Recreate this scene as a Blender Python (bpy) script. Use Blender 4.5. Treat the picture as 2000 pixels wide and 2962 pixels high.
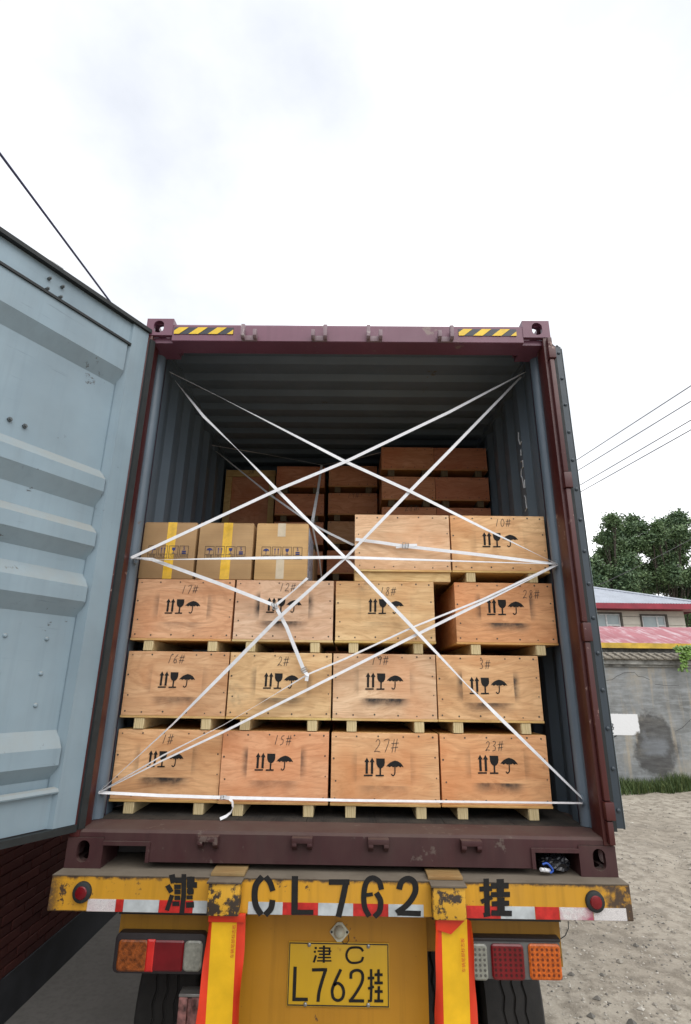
import bpy, bmesh, math, random
from mathutils import Vector, Matrix
import numpy as np

# ------------------------------------------------------------------ scene, camera, light
scene = bpy.context.scene
for ob in list(bpy.data.objects):
    bpy.data.objects.remove(ob, do_unlink=True)
COL = scene.collection
Z0 = 1.35                      # height of the container's underside above the ground
# camera solved from the eight container corner castings (ISO high-cube size), photo 2000 x 2962
CAM = Vector((0.03524, -2.70853, 0.78055 + Z0))
YAW, PIT, ROL, FPX = -0.0113114, 0.3158043, 0.0133849, 1536.92
_f = Vector((math.sin(YAW) * math.cos(PIT), math.cos(YAW) * math.cos(PIT), math.sin(PIT)))
_r0 = Vector((math.cos(YAW), -math.sin(YAW), 0.0)); _u0 = _r0.cross(_f)
_r = _r0 * math.cos(ROL) + _u0 * math.sin(ROL)
_u = -_r0 * math.sin(ROL) + _u0 * math.cos(ROL)
cd = bpy.data.cameras.new('camera'); cam = bpy.data.objects.new('camera', cd); COL.objects.link(cam)
cam.matrix_world = Matrix(((_r.x, _u.x, -_f.x, CAM.x), (_r.y, _u.y, -_f.y, CAM.y), (_r.z, _u.z, -_f.z, CAM.z), (0, 0, 0, 1)))
cd.sensor_fit = 'VERTICAL'; cd.sensor_height = 36.0; cd.lens = 36.0 * FPX / 2962.0
cd.clip_start = 0.05; cd.clip_end = 2000
scene.camera = cam

SUN_EL, SUN_AZ = math.radians(52), math.radians(152)     # azimuth from +Y, clockwise: behind the camera, to its right
world = bpy.data.worlds.new('World'); scene.world = world; world.use_nodes = True
wn = world.node_tree.nodes; wl = world.node_tree.links; wn.clear()
wo = wn.new('ShaderNodeOutputWorld'); bg = wn.new('ShaderNodeBackground'); sky = wn.new('ShaderNodeTexSky')
sky.sky_type = 'NISHITA'; sky.sun_disc = False; sky.sun_elevation = SUN_EL; sky.sun_rotation = SUN_AZ
sky.air_density = 1.0; sky.dust_density = 2.0
tc = wn.new('ShaderNodeTexCoord'); mp = wn.new('ShaderNodeMapping'); mp.inputs['Scale'].default_value = (1.0, 1.0, 1.5)
mp.inputs['Location'].default_value = (12.08, 12.51, 1.31)
nz = wn.new('ShaderNodeTexNoise'); nz.inputs['Scale'].default_value = 1.5; nz.inputs['Detail'].default_value = 7; nz.inputs['Roughness'].default_value = 0.55
rp = wn.new('ShaderNodeValToRGB'); cr = rp.color_ramp
cr.elements[0].position = 0.26; cr.elements[0].color = (0.42, 0.44, 0.48, 1)
cr.elements[1].position = 0.46; cr.elements[1].color = (0.565, 0.58, 0.605, 1); e3 = cr.elements.new(0.62); e3.color = (1.0, 1.0, 1.0, 1)
sc_ = wn.new('ShaderNodeVectorMath'); sc_.operation = 'SCALE'; sc_.inputs['Scale'].default_value = 13.5
mx = wn.new('ShaderNodeMix'); mx.data_type = 'RGBA'; mx.inputs[0].default_value = 0.93
wl.new(tc.outputs['Generated'], mp.inputs['Vector']); wl.new(mp.outputs[0], nz.inputs['Vector']); wl.new(nz.outputs['Fac'], rp.inputs['Fac'])
wl.new(rp.outputs['Color'], sc_.inputs[0]); wl.new(sky.outputs[0], mx.inputs[6]); wl.new(sc_.outputs[0], mx.inputs[7])
wl.new(mx.outputs[2], bg.inputs['Color']); bg.inputs['Strength'].default_value = 0.1; wl.new(bg.outputs[0], wo.inputs[0])
sd = bpy.data.lights.new('sun', 'SUN'); sun = bpy.data.objects.new('sun', sd); COL.objects.link(sun)
sd.energy = 1.1; sd.angle = math.radians(60); sd.color = (1.0, 0.97, 0.93)
_sd = Vector((math.sin(SUN_AZ) * math.cos(SUN_EL), math.cos(SUN_AZ) * math.cos(SUN_EL), math.sin(SUN_EL)))
sun.rotation_euler = _sd.to_track_quat('Z', 'Y').to_euler(); sun.location = (0, -8, 14)
vs = scene.view_settings; vs.view_transform = 'Standard'; vs.look = 'None'; vs.exposure = 0.60; vs.gamma = 1.0; vs.use_curve_mapping = False
random.seed(7)

# ------------------------------------------------------------------ pixel helpers (photo pixel -> point on a plane; z counted from the container's underside)
def ray(px, py): return _f + _r * ((px - 1000) / FPX) - _u * ((py - 1481) / FPX)
def on(ax, v, px, py):
    d = ray(px, py); c = Vector((CAM.x, CAM.y, CAM.z - Z0)); t = (v - c[ax]) / d[ax]
    return c + d * t

# ------------------------------------------------------------------ mesh helpers (all z are counted from the container's underside; build() adds Z0)
class MB:
    def __init__(s): s.v = []; s.f = []; s.m = []
    def add(s, vs, fs, mi=0):
        o = len(s.v); s.v += [tuple(p) for p in vs]
        for f in fs: s.f.append([i + o for i in f]); s.m.append(mi)
        return s
    def box(s, x0, x1, y0, y1, z0, z1, mi=0):
        vs = [(x, y, z) for z in (z0, z1) for y in (y0, y1) for x in (x0, x1)]
        return s.add(vs, [(0, 2, 3, 1), (4, 5, 7, 6), (0, 1, 5, 4), (2, 6, 7, 3), (0, 4, 6, 2), (1, 3, 7, 5)], mi)
    def quad(s, a, b, c, d, mi=0): return s.add([a, b, c, d], [(0, 1, 2, 3)], mi)
    def prism(s, poly, axis, a, b, mi=0):
        """closed 2-d polygon swept along an axis; poly holds the two other coordinates in x,y,z order"""
        def P(p, t):
            q = list(p); q.insert(axis, t); return tuple(q)
        n = len(poly)
        vs = [P(p, a) for p in poly] + [P(p, b) for p in poly]
        fs = [tuple(range(n))[::-1], tuple(range(n, 2 * n))] + [(i, (i + 1) % n, n + (i + 1) % n, n + i) for i in range(n)]
        return s.add(vs, fs, mi)
    def tube(s, pts, r, n=8, mi=0, cap=True):
        pts = [Vector(p) for p in pts]; rs = r if isinstance(r, (list, tuple)) else [r] * len(pts); o = len(s.v)
        up = None
        for i, p in enumerate(pts):
            t = (pts[min(i + 1, len(pts) - 1)] - pts[max(i - 1, 0)]).normalized()
            if up is None: up = Vector((0, 0, 1)) if abs(t.z) < .9 else Vector((0, 1, 0))
            a = t.cross(up).normalized(); b = a.cross(t).normalized(); up = b
            for k in range(n):
                w = 2 * math.pi * k / n; s.v.append(tuple(p + (a * math.cos(w) + b * math.sin(w)) * rs[i]))
        for i in range(len(pts) - 1):
            for k in range(n):
                s.f.append([o + i * n + k, o + i * n + (k + 1) % n, o + (i + 1) * n + (k + 1) % n, o + (i + 1) * n + k]); s.m.append(mi)
        if cap:
            s.f.append([o + k for k in range(n)][::-1]); s.m.append(mi)
            e = o + (len(pts) - 1) * n; s.f.append([e + k for k in range(n)]); s.m.append(mi)
        return s
    def xform(s, M):
        s.v = [tuple(M @ Vector(p)) for p in s.v]; return s
    def build(s, name, mat, parent=None, smooth=False, bevel=0, base=None, raw=False, kind=None, segs=2):
        me = bpy.data.meshes.new(name)
        off = Vector((0, 0, 0)) if raw else Vector((0, 0, Z0))
        if base is not None: off = off - Vector(base)
        elif parent is not None and not raw: off = off - wloc(parent)
        me.from_pydata([tuple(Vector(p) + off) for p in s.v], [], s.f)
        mats = mat if isinstance(mat, (list, tuple)) else [mat]
        for m in mats: me.materials.append(m)
        if len(mats) > 1: me.polygons.foreach_set('material_index', s.m)
        bm = bmesh.new(); bm.from_mesh(me)
        bmesh.ops.recalc_face_normals(bm, faces=bm.faces)
        if bevel: bmesh.ops.bevel(bm, geom=list(bm.edges), offset=bevel, segments=segs, affect='EDGES', profile=.6, clamp_overlap=True)
        bm.to_mesh(me); bm.free()
        if smooth or bevel:
            me.polygons.foreach_set('use_smooth', [True] * len(me.polygons))
            me.set_sharp_from_angle(angle=math.radians(40))
        me.update()
        o = bpy.data.objects.new(name, me); COL.objects.link(o)
        if base is not None: o.location = base
        if parent is not None: o.parent = parent
        if kind: o['kind'] = kind
        return o
def wloc(o):
    p = Vector((0, 0, 0))
    while o is not None:
        p += o.location; o = o.parent
    return p
def tag(o, label=None, cat=None, group=None, kind=None):
    if label: o['label'] = label
    if cat: o['category'] = cat
    if group: o['group'] = group
    if kind: o['kind'] = kind
    return o
def thing(name, label, cat, loc=(0, 0, 0), rz=0, group=None):
    o = bpy.data.objects.new(name, None); COL.objects.link(o); o.empty_display_size = .1
    o.location = (loc[0], loc[1], loc[2] + Z0); o.rotation_euler = (0, 0, rz)
    return tag(o, label, cat, group)
def copy(o, parent=None):
    c = o.copy(); COL.objects.link(c); c.parent = parent; return c

def stroke(mb, pts, w, to3, mi=0):
    """flat ribbon in 2-d laid down through to3(u, v)"""
    P = [Vector((p[0], p[1])) for p in pts]; L = []; R = []
    for i, p in enumerate(P):
        t = (P[min(i + 1, len(P) - 1)] - P[max(i - 1, 0)]); t.normalize(); n = Vector((-t.y, t.x)) * (w / 2)
        if i == 0: p = p - t * w * .12
        if i == len(P) - 1: p = p + t * w * .12
        L.append(to3(*(p + n))); R.append(to3(*(p - n)))
    k = len(P); mb.ns = getattr(mb, 'ns', 0) + 1; sh = Vector((0, -.00008 * mb.ns, 0)); L = [Vector(q) + sh for q in L]; R = [Vector(q) + sh for q in R]   # later strokes lie on earlier ones
    mb.add(L + R, [(i, i + 1, k + i + 1, k + i) for i in range(k - 1)], mi)
def smooth_pts(pts, n=5):
    out = []; P = [Vector(p) for p in pts]
    for i in range(len(P) - 1):
        p0 = P[max(i - 1, 0)]; p1 = P[i]; p2 = P[i + 1]; p3 = P[min(i + 2, len(P) - 1)]
        for k in range(n):
            t = k / n; out.append(.5 * ((2 * p1) + (p2 - p0) * t + (2 * p0 - 5 * p1 + 4 * p2 - p3) * t * t + (3 * p1 - p0 - 3 * p2 + p3) * t ** 3))
    out.append(P[-1]); return out

# ------------------------------------------------------------------ materials
class N:
    """tiny node-graph helper"""
    def __init__(s, name):
        s.m = bpy.data.materials.new(name); s.m.use_nodes = True; s.t = s.m.node_tree; s.b = s.t.nodes['Principled BSDF']
        s.out = s.t.nodes['Material Output']; s._co = None
    def n(s, typ, **kw):
        x = s.t.nodes.new(typ)
        for k, v in kw.items(): setattr(x, k, v)
        return x
    def l(s, a, b): s.t.links.new(a, b)
    def put(s, sock, v):
        if hasattr(v, 'is_output') or isinstance(v, bpy.types.NodeSocket): s.l(v, sock)
        elif isinstance(v, (tuple, list)) and len(v) == 3 and sock.type == 'RGBA': sock.default_value = (*v, 1)
        else: sock.default_value = v
    def co(s, scale=(1, 1, 1), loc=(0, 0, 0), kind='Object', rot=(0, 0, 0)):
        if s._co is None: s._co = s.n('ShaderNodeTexCoord')
        m = s.n('ShaderNodeMapping'); s.l(s._co.outputs[kind], m.inputs[0]); m.inputs['Scale'].default_value = scale; m.inputs['Location'].default_value = loc
        m.inputs['Rotation'].default_value = rot
        return m.outputs[0]
    def noise(s, co, scale=5, detail=5, rough=.55, dist=0, fac=True):
        x = s.n('ShaderNodeTexNoise'); s.l(co, x.inputs['Vector']); x.inputs['Scale'].default_value = scale; x.inputs['Detail'].default_value = detail
        x.inputs['Roughness'].default_value = rough; x.inputs['Distortion'].default_value = dist
        return x.outputs['Fac' if fac else 'Color']
    def ramp(s, v, *st):
        x = s.n('ShaderNodeValToRGB'); s.l(v, x.inputs[0]); e = x.color_ramp.elements
        while len(e) < len(st): e.new(.5)
        for i, (p, c) in enumerate(st):
            e[i].position = p; e[i].color = (*c, 1) if isinstance(c, (tuple, list)) else (c, c, c, 1)
        return x.outputs[0]
    def mix(s, fac, a, b, mode='MIX'):
        x = s.n('ShaderNodeMix', data_type='RGBA', blend_type=mode); s.put(x.inputs[0], fac); s.put(x.inputs[6], a); s.put(x.inputs[7], b); return x.outputs[2]
    def math(s, op, a, b=0.0, c=None, clamp=False):
        x = s.n('ShaderNodeMath', operation=op, use_clamp=clamp); s.put(x.inputs[0], a); s.put(x.inputs[1], b)
        if c is not None: s.put(x.inputs[2], c)
        return x.outputs[0]
    def sep(s, v):
        x = s.n('ShaderNodeSeparateXYZ'); s.l(v, x.inputs[0]); return x.outputs
    def mr(s, v, a, b, c=0., d=1., smooth=True):
        x = s.n('ShaderNodeMapRange'); s.put(x.inputs[0], v)
        if smooth: x.interpolation_type = 'SMOOTHSTEP'
        for i, q in enumerate((a, b, c, d)): s.put(x.inputs[i + 1], q)
        return x.outputs[0]
    def attr(s, name, what='Fac'):
        x = s.n('ShaderNodeAttribute', attribute_type='OBJECT', attribute_name=name); return x.outputs[what]
    def bump(s, h, st=.3, dist=.01):
        x = s.n('ShaderNodeBump'); x.inputs['Strength'].default_value = st; x.inputs['Distance'].default_value = dist; s.l(h, x.inputs['Height']); s.l(x.outputs[0], s.b.inputs['Normal'])
    def done(s, col=None, rough=None, metal=None, spec=None):
        if col is not None: s.put(s.b.inputs['Base Color'], col)
        if rough is not None: s.put(s.b.inputs['Roughness'], rough)
        if metal is not None: s.put(s.b.inputs['Metallic'], metal)
        if spec is not None: s.put(s.b.inputs['Specular IOR Level'], spec)
        return s.m

def plain(name, col, rough=.6, metal=0., var=.12, scale=12, bump=0.):
    k = N(name); c = k.co(); nz = k.noise(c, scale, 5)
    col2 = tuple(min(1, v * (1 - 2 * var)) for v in col); col1 = tuple(min(1, v * (1 + var)) for v in col)
    if bump: k.bump(k.noise(c, scale * 4, 4), bump, .004)
    return k.done(k.ramp(nz, (.3, col2), (.7, col1)), k.ramp(nz, (.3, rough * .85), (.7, min(1, rough * 1.12))), metal)

def paint(name, col, under, amt=.45, scale=6, dust=None, dust_amt=.5, rough=.5, streak=True, fine=.35, bump=.25, edges=(), scuff=0., updust=1.0):
    """sprayed steel: tone drift, vertical run streaks, chips down to rust/primer, optional dust"""
    k = N(name); c = k.co()
    big = k.noise(c, 1.6, 4); col_ = k.mix(k.ramp(big, (.35, 0.0), (.7, 1.0)), tuple(v * .82 for v in col), tuple(min(1, v * 1.1) for v in col))
    if streak:
        st = k.noise(k.co((26, 26, 1.3)), 1.0, 4, .6)
        col_ = k.mix(k.ramp(st, (.5, 0.0), (.78, fine)), col_, tuple(v * .55 for v in col))
    chips = k.noise(c, scale, 9, .68); mask = k.noise(c, scale * .22, 3)
    chip = k.ramp(k.math('ADD', k.math('MULTIPLY', chips, .7), k.math('MULTIPLY', mask, .5)), (1.0 - amt - .02, 0.0), (1.0 - amt + .02, 1.0))
    for ax_, p0, p1 in edges:      # wear that follows a bare edge: ragged band between p0 (full) and p1 (none)
        w_ = k.mr(k.math('ADD', k.sep(c)[ax_], k.math('MULTIPLY', k.math('SUBTRACT', chips, .5), abs(p1 - p0) * 3.0)), p1, p0); chip = k.math('MAXIMUM', chip, k.math('MULTIPLY', w_, k.ramp(chips, (.34, .15), (.5, 1.0))))
    col_ = k.mix(chip, col_, under)
    if scuff:
        sf = k.noise(k.co((3, 3, 42), rot=(0, .12, 0)), 1.0, 7, .7); sz_ = k.noise(c, 2.2, 3)
        col_ = k.mix(k.math('MULTIPLY', k.math('MULTIPLY', k.ramp(sf, (.60, 0.0), (.68, 1.0)), k.ramp(sz_, (.48, 0.0), (.62, 1.0))), scuff), col_, tuple(v * .42 for v in col))
    if dust is not None:
        d = k.noise(k.co((3, 3, 1.4)), 2.5, 7, .62); geo = k.n('ShaderNodeNewGeometry'); up = k.mr(k.sep(geo.outputs['Normal'])[2], .1, .9)
        dm = k.math('MULTIPLY', k.ramp(d, (.38, 0.0), (.72, 1.0)), dust_amt); dm = k.math('MAXIMUM', dm, k.math('MULTIPLY', k.math('MULTIPLY', up, updust), k.ramp(d, (.25, .35), (.6, .95))))
        col_ = k.mix(dm, col_, dust); r = k.mix(dm, (rough,) * 3, (.95,) * 3)
    else: r = k.ramp(chips, (.3, rough * .85), (.7, min(1, rough * 1.2)))
    k.bump(k.math('SUBTRACT', k.noise(c, 3.5, 3), k.math('MULTIPLY', chip, .25)), bump, .004)
    return k.done(col_, r)

def wood(name, base_lo, base_hi, dark, sc=1.0):
    k = N(name); seed = k.attr('seed'); tint = k.attr('tint', 'Color')
    off = k.n('ShaderNodeCombineXYZ'); k.l(k.math('MULTIPLY', seed, 3.71), off.inputs[0]); k.l(k.math('MULTIPLY', seed, 1.93), off.inputs[1]); k.l(k.math('MULTIPLY', seed, 5.17), off.inputs[2])
    ad = k.n('ShaderNodeVectorMath', operation='ADD'); k.l(k.co(), ad.inputs[0]); k.l(off.outputs[0], ad.inputs[1]); p = ad.outputs[0]
    sx = k.n('ShaderNodeMapping'); k.l(p, sx.inputs[0]); sx.inputs['Scale'].default_value = (1.6 * sc, 6 * sc, 5.5 * sc)
    warp = k.noise(sx.outputs[0], .8, 3, .5, 0, False)
    wv = k.n('ShaderNodeVectorMath', operation='MULTIPLY_ADD'); k.l(warp, wv.inputs[0]); wv.inputs[1].default_value = (1.6, 1.6, 1.6); k.l(sx.outputs[0], wv.inputs[2])
    fig = k.noise(wv.outputs[0], 1.3, 4, .6, .6)
    st = k.n('ShaderNodeMapping'); k.l(wv.outputs[0], st.inputs[0]); st.inputs['Scale'].default_value = (1.2, 7, 7)
    grain = k.noise(st.outputs[0], 2.2, 6, .7)
    fine = k.n('ShaderNodeMapping'); k.l(p, fine.inputs[0]); fine.inputs['Scale'].default_value = (9, 160, 160); fg = k.noise(fine.outputs[0], 1.0, 3, .6)
    col = k.mix(k.ramp(fig, (.3, 0.0), (.7, 1.0)), base_lo, base_hi)
    col = k.mix(k.ramp(grain, (.46, 0.0), (.70, .6)), col, dark)
    cx_ = k.n('ShaderNodeMapping'); k.l(p, cx_.inputs[0]); cx_.inputs['Scale'].default_value = (1.5 * sc, 4 * sc, 4.6 * sc); field = k.noise(cx_.outputs[0], .9, 1.5, .4, .35)
    ln = k.math('SINE', k.math('ADD', k.math('MULTIPLY', field, 95.0), k.math('MULTIPLY', grain, 3.0)))
    col = k.mix(k.math('MULTIPLY', k.mr(ln, .1, .95), k.ramp(fig, (.35, .08), (.65, .34))), col, dark)
    col = k.mix(k.ramp(fg, (.55, 0.0), (.8, .35)), col, tuple(v * .6 for v in base_lo))
    rd = k.noise(p, 2.1, 3); col = k.mix(k.ramp(rd, (.52, 0.0), (.72, .5)), col, (base_lo[0] * 1.02, base_lo[1] * .72, base_lo[2] * .55))
    col = k.mix(1.0, col, tint, 'MULTIPLY')
    # soot-black overspray round the stencil card (a mark of the paint, with a shape of its own)
    X = k.sep(k.co()); dx = k.math('SUBTRACT', X[0], k.attr('sx')); dz = k.math('SUBTRACT', X[2], k.attr('sz')); ax = k.math('ABSOLUTE', dx)
    sm = k.noise(p, 14, 5, .6)
    below = k.math('MULTIPLY', k.math('MULTIPLY', k.mr(dz, -.082, -.088), k.mr(dz, -.150, -.086)), k.mr(ax, .15, .07))
    side = k.math('MULTIPLY', k.math('MULTIPLY', k.mr(ax, .132, .140), k.mr(ax, .175, .138)), k.mr(k.math('ABSOLUTE', dz), .09, .03))
    halo = k.math('MULTIPLY', k.mr(ax, .15, .09), k.mr(k.math('ABSOLUTE', dz), .08, .045))
    sp = k.math('ADD', k.math('MULTIPLY', below, k.attr('smb')), k.math('MULTIPLY', side, k.attr('sms')))
    sp = k.math('MULTIPLY', sp, k.ramp(sm, (.3, .4), (.6, 1.2)), clamp=True)
    col = k.mix(sp, col, (.035, .03, .028))
    bl = k.noise(p, 3.3, 3, .5); bs = k.math('MULTIPLY', k.ramp(bl, (.66, 0.0), (.74, .4)), k.ramp(k.noise(p, 40, 3), (.4, .2), (.7, 1.0)))
    col = k.mix(bs, col, (.09, .07, .055))
    k.bump(k.math('ADD', grain, k.math('MULTIPLY', fg, .6)), .18, .002)
    return k.done(col, k.ramp(grain, (.3, .55), (.7, .75)), spec=.3)

M = {}
M['inner'] = paint('shaded_grey_blue_paint', (.118, .156, .196), (.10, .085, .075), .225, 11, rough=.42, fine=.14, bump=.15)  # same paint as the door, darkened: interior shade is put into the colour
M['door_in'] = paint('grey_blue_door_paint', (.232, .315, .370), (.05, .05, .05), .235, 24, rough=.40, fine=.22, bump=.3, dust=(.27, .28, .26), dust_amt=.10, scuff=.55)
M['maroon'] = paint('maroon_paint', (.165, .062, .100), (.20, .14, .13), .26, 9, rough=.38, fine=.3)
M['maroon_red'] = paint('red_oxide_paint', (.068, .0135, .0130), (.30, .20, .17), .255, 16, rough=.40, fine=.35)
M['maroon_dust'] = paint('dusty_maroon_paint', (.046, .0105, .0125), (.10, .07, .06), .26, 20, dust=(.11, .082, .066), dust_amt=.20, rough=.62, fine=.65, updust=.55)
M['yellow'] = paint('trailer_yellow_paint', (.60, .30, .016), (.055, .032, .020), .275, 26, dust=(.20, .16, .11), dust_amt=.10, rough=.45, fine=.6, edges=((2, 1.347, 1.331), (2, 1.217, 1.224), (0, 1.222, 1.04), (0, -1.222, -1.16)))
M['yellow_worn'] = paint('worn_yellow_paint', (.62, .335, .025), (.04, .028, .02), .40, 22, rough=.5, fine=.5)
M['yellow_board'] = paint('yellow_board_paint', (.50, .235, .014), (.09, .045, .02), .255, 24, rough=.42, fine=.5)
M['yellow_dark'] = paint('dark_yellow_paint', (.36, .175, .012), (.05, .035, .02), .28, 12, rough=.55, fine=.6)  # darker tone of the trailer yellow for lamp boards and chassis members
M['deck'] = paint('rusty_deck_steel', (.10, .078, .055), (.05, .032, .022), .36, 14, dust=(.165, .138, .105), dust_amt=.5, rough=.8)
M['steel_dark'] = plain('dark_steel', (.035, .034, .034), .55, .3)
M['zinc'] = plain('zinc_bolt', (.35, .35, .34), .35, .8)
M['rubber'] = plain('black_rubber', (.014, .018, .019), .7, 0, .2, 30)
M['tyre'] = plain('tyre_rubber', (.024, .023, .022), .85, 0, .3, 20, .2)
M['bolt'] = plain('bolt_grey', (.10, .115, .12), .5, .2)
M['strap'] = plain('white_strap', (.68, .69, .71), .38, 0, .05, 40)
M['black'] = plain('black_paint', (.0065, .006, .006), .85, 0, .2, 60)
M['ink'] = plain('marker_ink', (.035, .03, .028), .7)
M['chalk'] = plain('white_chalk', (.62, .65, .68), .9)
k = N('dark_plywood_floor'); n1 = k.noise(k.co((140, 3, 1)), 1.0, 5, .7); n2 = k.noise(k.co(), 9, 6, .65); k.bump(n1, .5, .004)
M['floor'] = k.done(k.mix(k.ramp(n2, (.42, 0.0), (.68, .7)), k.ramp(n1, (.35, (.008, .007, .007)), (.65, (.030, .026, .021))), (.06, .05, .04)), .85)
M['ply'] = wood('plywood', (.63, .375, .205), (.84, .61, .39), (.43, .23, .115))
M['ply_edge'] = wood('plywood_edge', (.62, .44, .18), (.72, .55, .27), (.42, .27, .10))
k = N('laminated_veneer'); st_ = k.noise(k.co((190, 1.5, 5)), 1.0, 4, .7)
M['lvl'] = k.done(k.mix(1.0, k.ramp(st_, (.35, (.30, .21, .10)), (.5, (.60, .48, .26)), (.7, (.78, .66, .42))), k.attr('tint', 'Color'), 'MULTIPLY'), .8)
M['strip_blue'] = paint('dark_blue_grey_strip', (.032, .046, .060), (.03, .03, .03), .24, 16, rough=.4, fine=.3)  # right door's edge strip and rivets, darker than the door's grey-blue
M['plank'] = wood('pine_plank', (.66, .44, .19), (.78, .57, .29), (.40, .22, .08), .7)
M['nail'] = plain('nail_head', (.10, .075, .055), .6, .3)
k = N('carton_board'); c = k.co(); nn = k.noise(c, 5, 5); hf = k.noise(k.co((2, 2, 90)), 1, 3)
M['carton'] = k.done(k.mix(k.ramp(hf, (.4, 0.0), (.7, .25)), k.mix(1.0, k.ramp(nn, (.3, (.37, .245, .128)), (.7, (.48, .335, .185))), k.attr('tint', 'Color'), 'MULTIPLY'), (.26, .165, .09)), .8)
M['tape'] = plain('yellow_packing_tape', (.78, .47, .035), .25, 0, .12, 25)
M['tape_clear'] = plain('pale_packing_tape', (.62, .52, .37), .22, 0, .06, 25)
M['blue_ink'] = plain('blue_print', (.02, .035, .16), .6)
M['label_pale'] = plain('pale_blue_film', (.42, .48, .62), .3, 0, .3, 30)
M['hy'] = plain('hazard_yellow', (.78, .52, .015), .4); M['hb'] = plain('hazard_black', (.022, .027, .04), .4)
M['t_red'] = plain('reflective_red', (.50, .022, .018), .35, 0, .2, 30)
M['t_white'] = plain('reflective_white', (.46, .50, .515), .35, 0, .14, 18)
k = N('honeycomb_reflector'); c = k.co(); vo = k.n('ShaderNodeTexVoronoi', feature='DISTANCE_TO_EDGE'); k.l(c, vo.inputs['Vector']); vo.inputs['Scale'].default_value = 190
nn = k.noise(c, 9, 4); pk = k.attr('pink')
M['t_honey'] = k.done(k.mix(k.math('MULTIPLY', k.ramp(nn, (.42, 0.0), (.6, 1.0)), pk), k.mix(k.ramp(vo.outputs[0], (.0, .7), (.18, 0.0)), (.68, .66, .65), (.38, .36, .37)), (.36, .03, .09)), .4)
M['b_red'] = plain('banner_red', (.66, .04, .012), .35, 0, .10, 8); M['b_yel'] = plain('banner_yellow', (.80, .47, .012), .33, 0, .10, 8)
M['lens_red'] = plain('red_lens', (.16, .006, .010), .22); M['lens_redbright'] = plain('red_reflector', (.60, .025, .02), .25)
M['lens_amber'] = plain('amber_lens', (.58, .12, .012), .25, 0, .25, 60, .4); M['lens_amber_old'] = plain('dull_amber_lens', (.26, .065, .010), .35, 0, .35, 60, .5); M['keeper'] = paint('worn_keeper', (.24, .165, .19), (.38, .33, .33), .33, 20, rough=.5)
M['lens_clear'] = plain('clear_lens', (.27, .275, .235), .2, 0, .15, 60)
M['lens_amber_hole'] = plain('amber_lens_cell', (.16, .028, .006), .3); M['lens_red_hole'] = plain('red_lens_cell', (.05, .003, .004), .3); M['lens_clear_hole'] = plain('clear_lens_cell', (.11, .11, .10), .3)
M['housing'] = plain('lamp_housing_black', (.022, .018, .020), .5); M['housing_grey'] = plain('lamp_housing_grey', (.12, .12, .115), .6)
M['lamp_white'] = plain('lamp_shell', (.52, .52, .42), .4); M['plate_yellow'] = paint('number_plate_yellow', (.70, .42, .02), (.40, .20, .02), .30, 9, rough=.4, fine=.2)
M['plastic_white'] = plain('white_plastic', (.75, .76, .78), .35); M['plastic_blue'] = plain('blue_cord', (.015, .08, .42), .4); M['bag'] = plain('black_film', (.015, .016, .02), .25)

# ------------------------------------------------------------------ lettering
def text_mesh(body, name, mat, parent, loc, size, rot=None, extrude=0.0):
    cu = bpy.data.curves.new(name, 'FONT'); cu.body = body; cu.size = size; cu.align_x = 'CENTER'; cu.align_y = 'CENTER'; cu.resolution_u = 2
    to = bpy.data.objects.new('tmp', cu); COL.objects.link(to)
    dg = bpy.context.evaluated_depsgraph_get(); me = bpy.data.meshes.new_from_object(to.evaluated_get(dg))
    bpy.data.objects.remove(to, do_unlink=True); me.materials.clear(); me.materials.append(mat); me.name = name
    o = bpy.data.objects.new(name, me); COL.objects.link(o); o.parent = parent
    o.location = Vector((loc[0], loc[1], loc[2] + Z0)) - (wloc(parent) if parent else Vector((0, 0, 0)))
    o.rotation_euler = rot or (math.pi / 2, 0, 0)
    return o
DIG = {'0': [[(.5, 1), (.2, .8), (.15, .4), (.4, .02), (.7, .15), (.8, .6), (.5, 1)]], '1': [[(.6, 1), (.4, 0)]], '2': [[(.15, .8), (.4, 1), (.7, .85), (.6, .5), (.1, .02), (.4, .1), (.9, .03)]],
       '3': [[(.2, .95), (.6, 1), (.65, .75), (.35, .55), (.7, .4), (.65, .1), (.2, 0)]], '5': [[(.7, 1), (.3, .95), (.25, .6), (.6, .55), (.6, .15), (.15, 0)]],
       '6': [[(.7, 1), (.3, .6), (.15, .2), (.45, 0), (.7, .2), (.5, .45), (.2, .25)]], '7': [[(.1, .9), (.8, 1), (.4, 0)]], '8': [[(.7, .9), (.35, .95), (.3, .7), (.7, .35), (.5, .0), (.2, .2), (.5, .55), (.75, .85)]],
       '9': [[(.75, .85), (.4, .95), (.25, .65), (.6, .6), (.75, .9), (.6, 0)]], '#': [[(.35, 1.0), (.2, -.02)], [(.75, 1.02), (.6, .0)], [(.0, .68), (1.0, .75)], [(.0, .32), (.95, .38)]]}
def handwriting(mb, txt, cx, cz, h, to3, w=.0027, rnd=None):
    adv = h * .72; x = cx - adv * len(txt) / 2
    for ch in txt:
        for s in DIG[ch]:
            pts = [(x + (p[0] * .62 + p[1] * .12) * h, cz + (p[1] - .5) * h + rnd.uniform(-.03, .03) * h) for p in s]
            stroke(mb, smooth_pts(pts, 3) if len(pts) > 2 else pts, w, to3)
        x += adv

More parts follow.
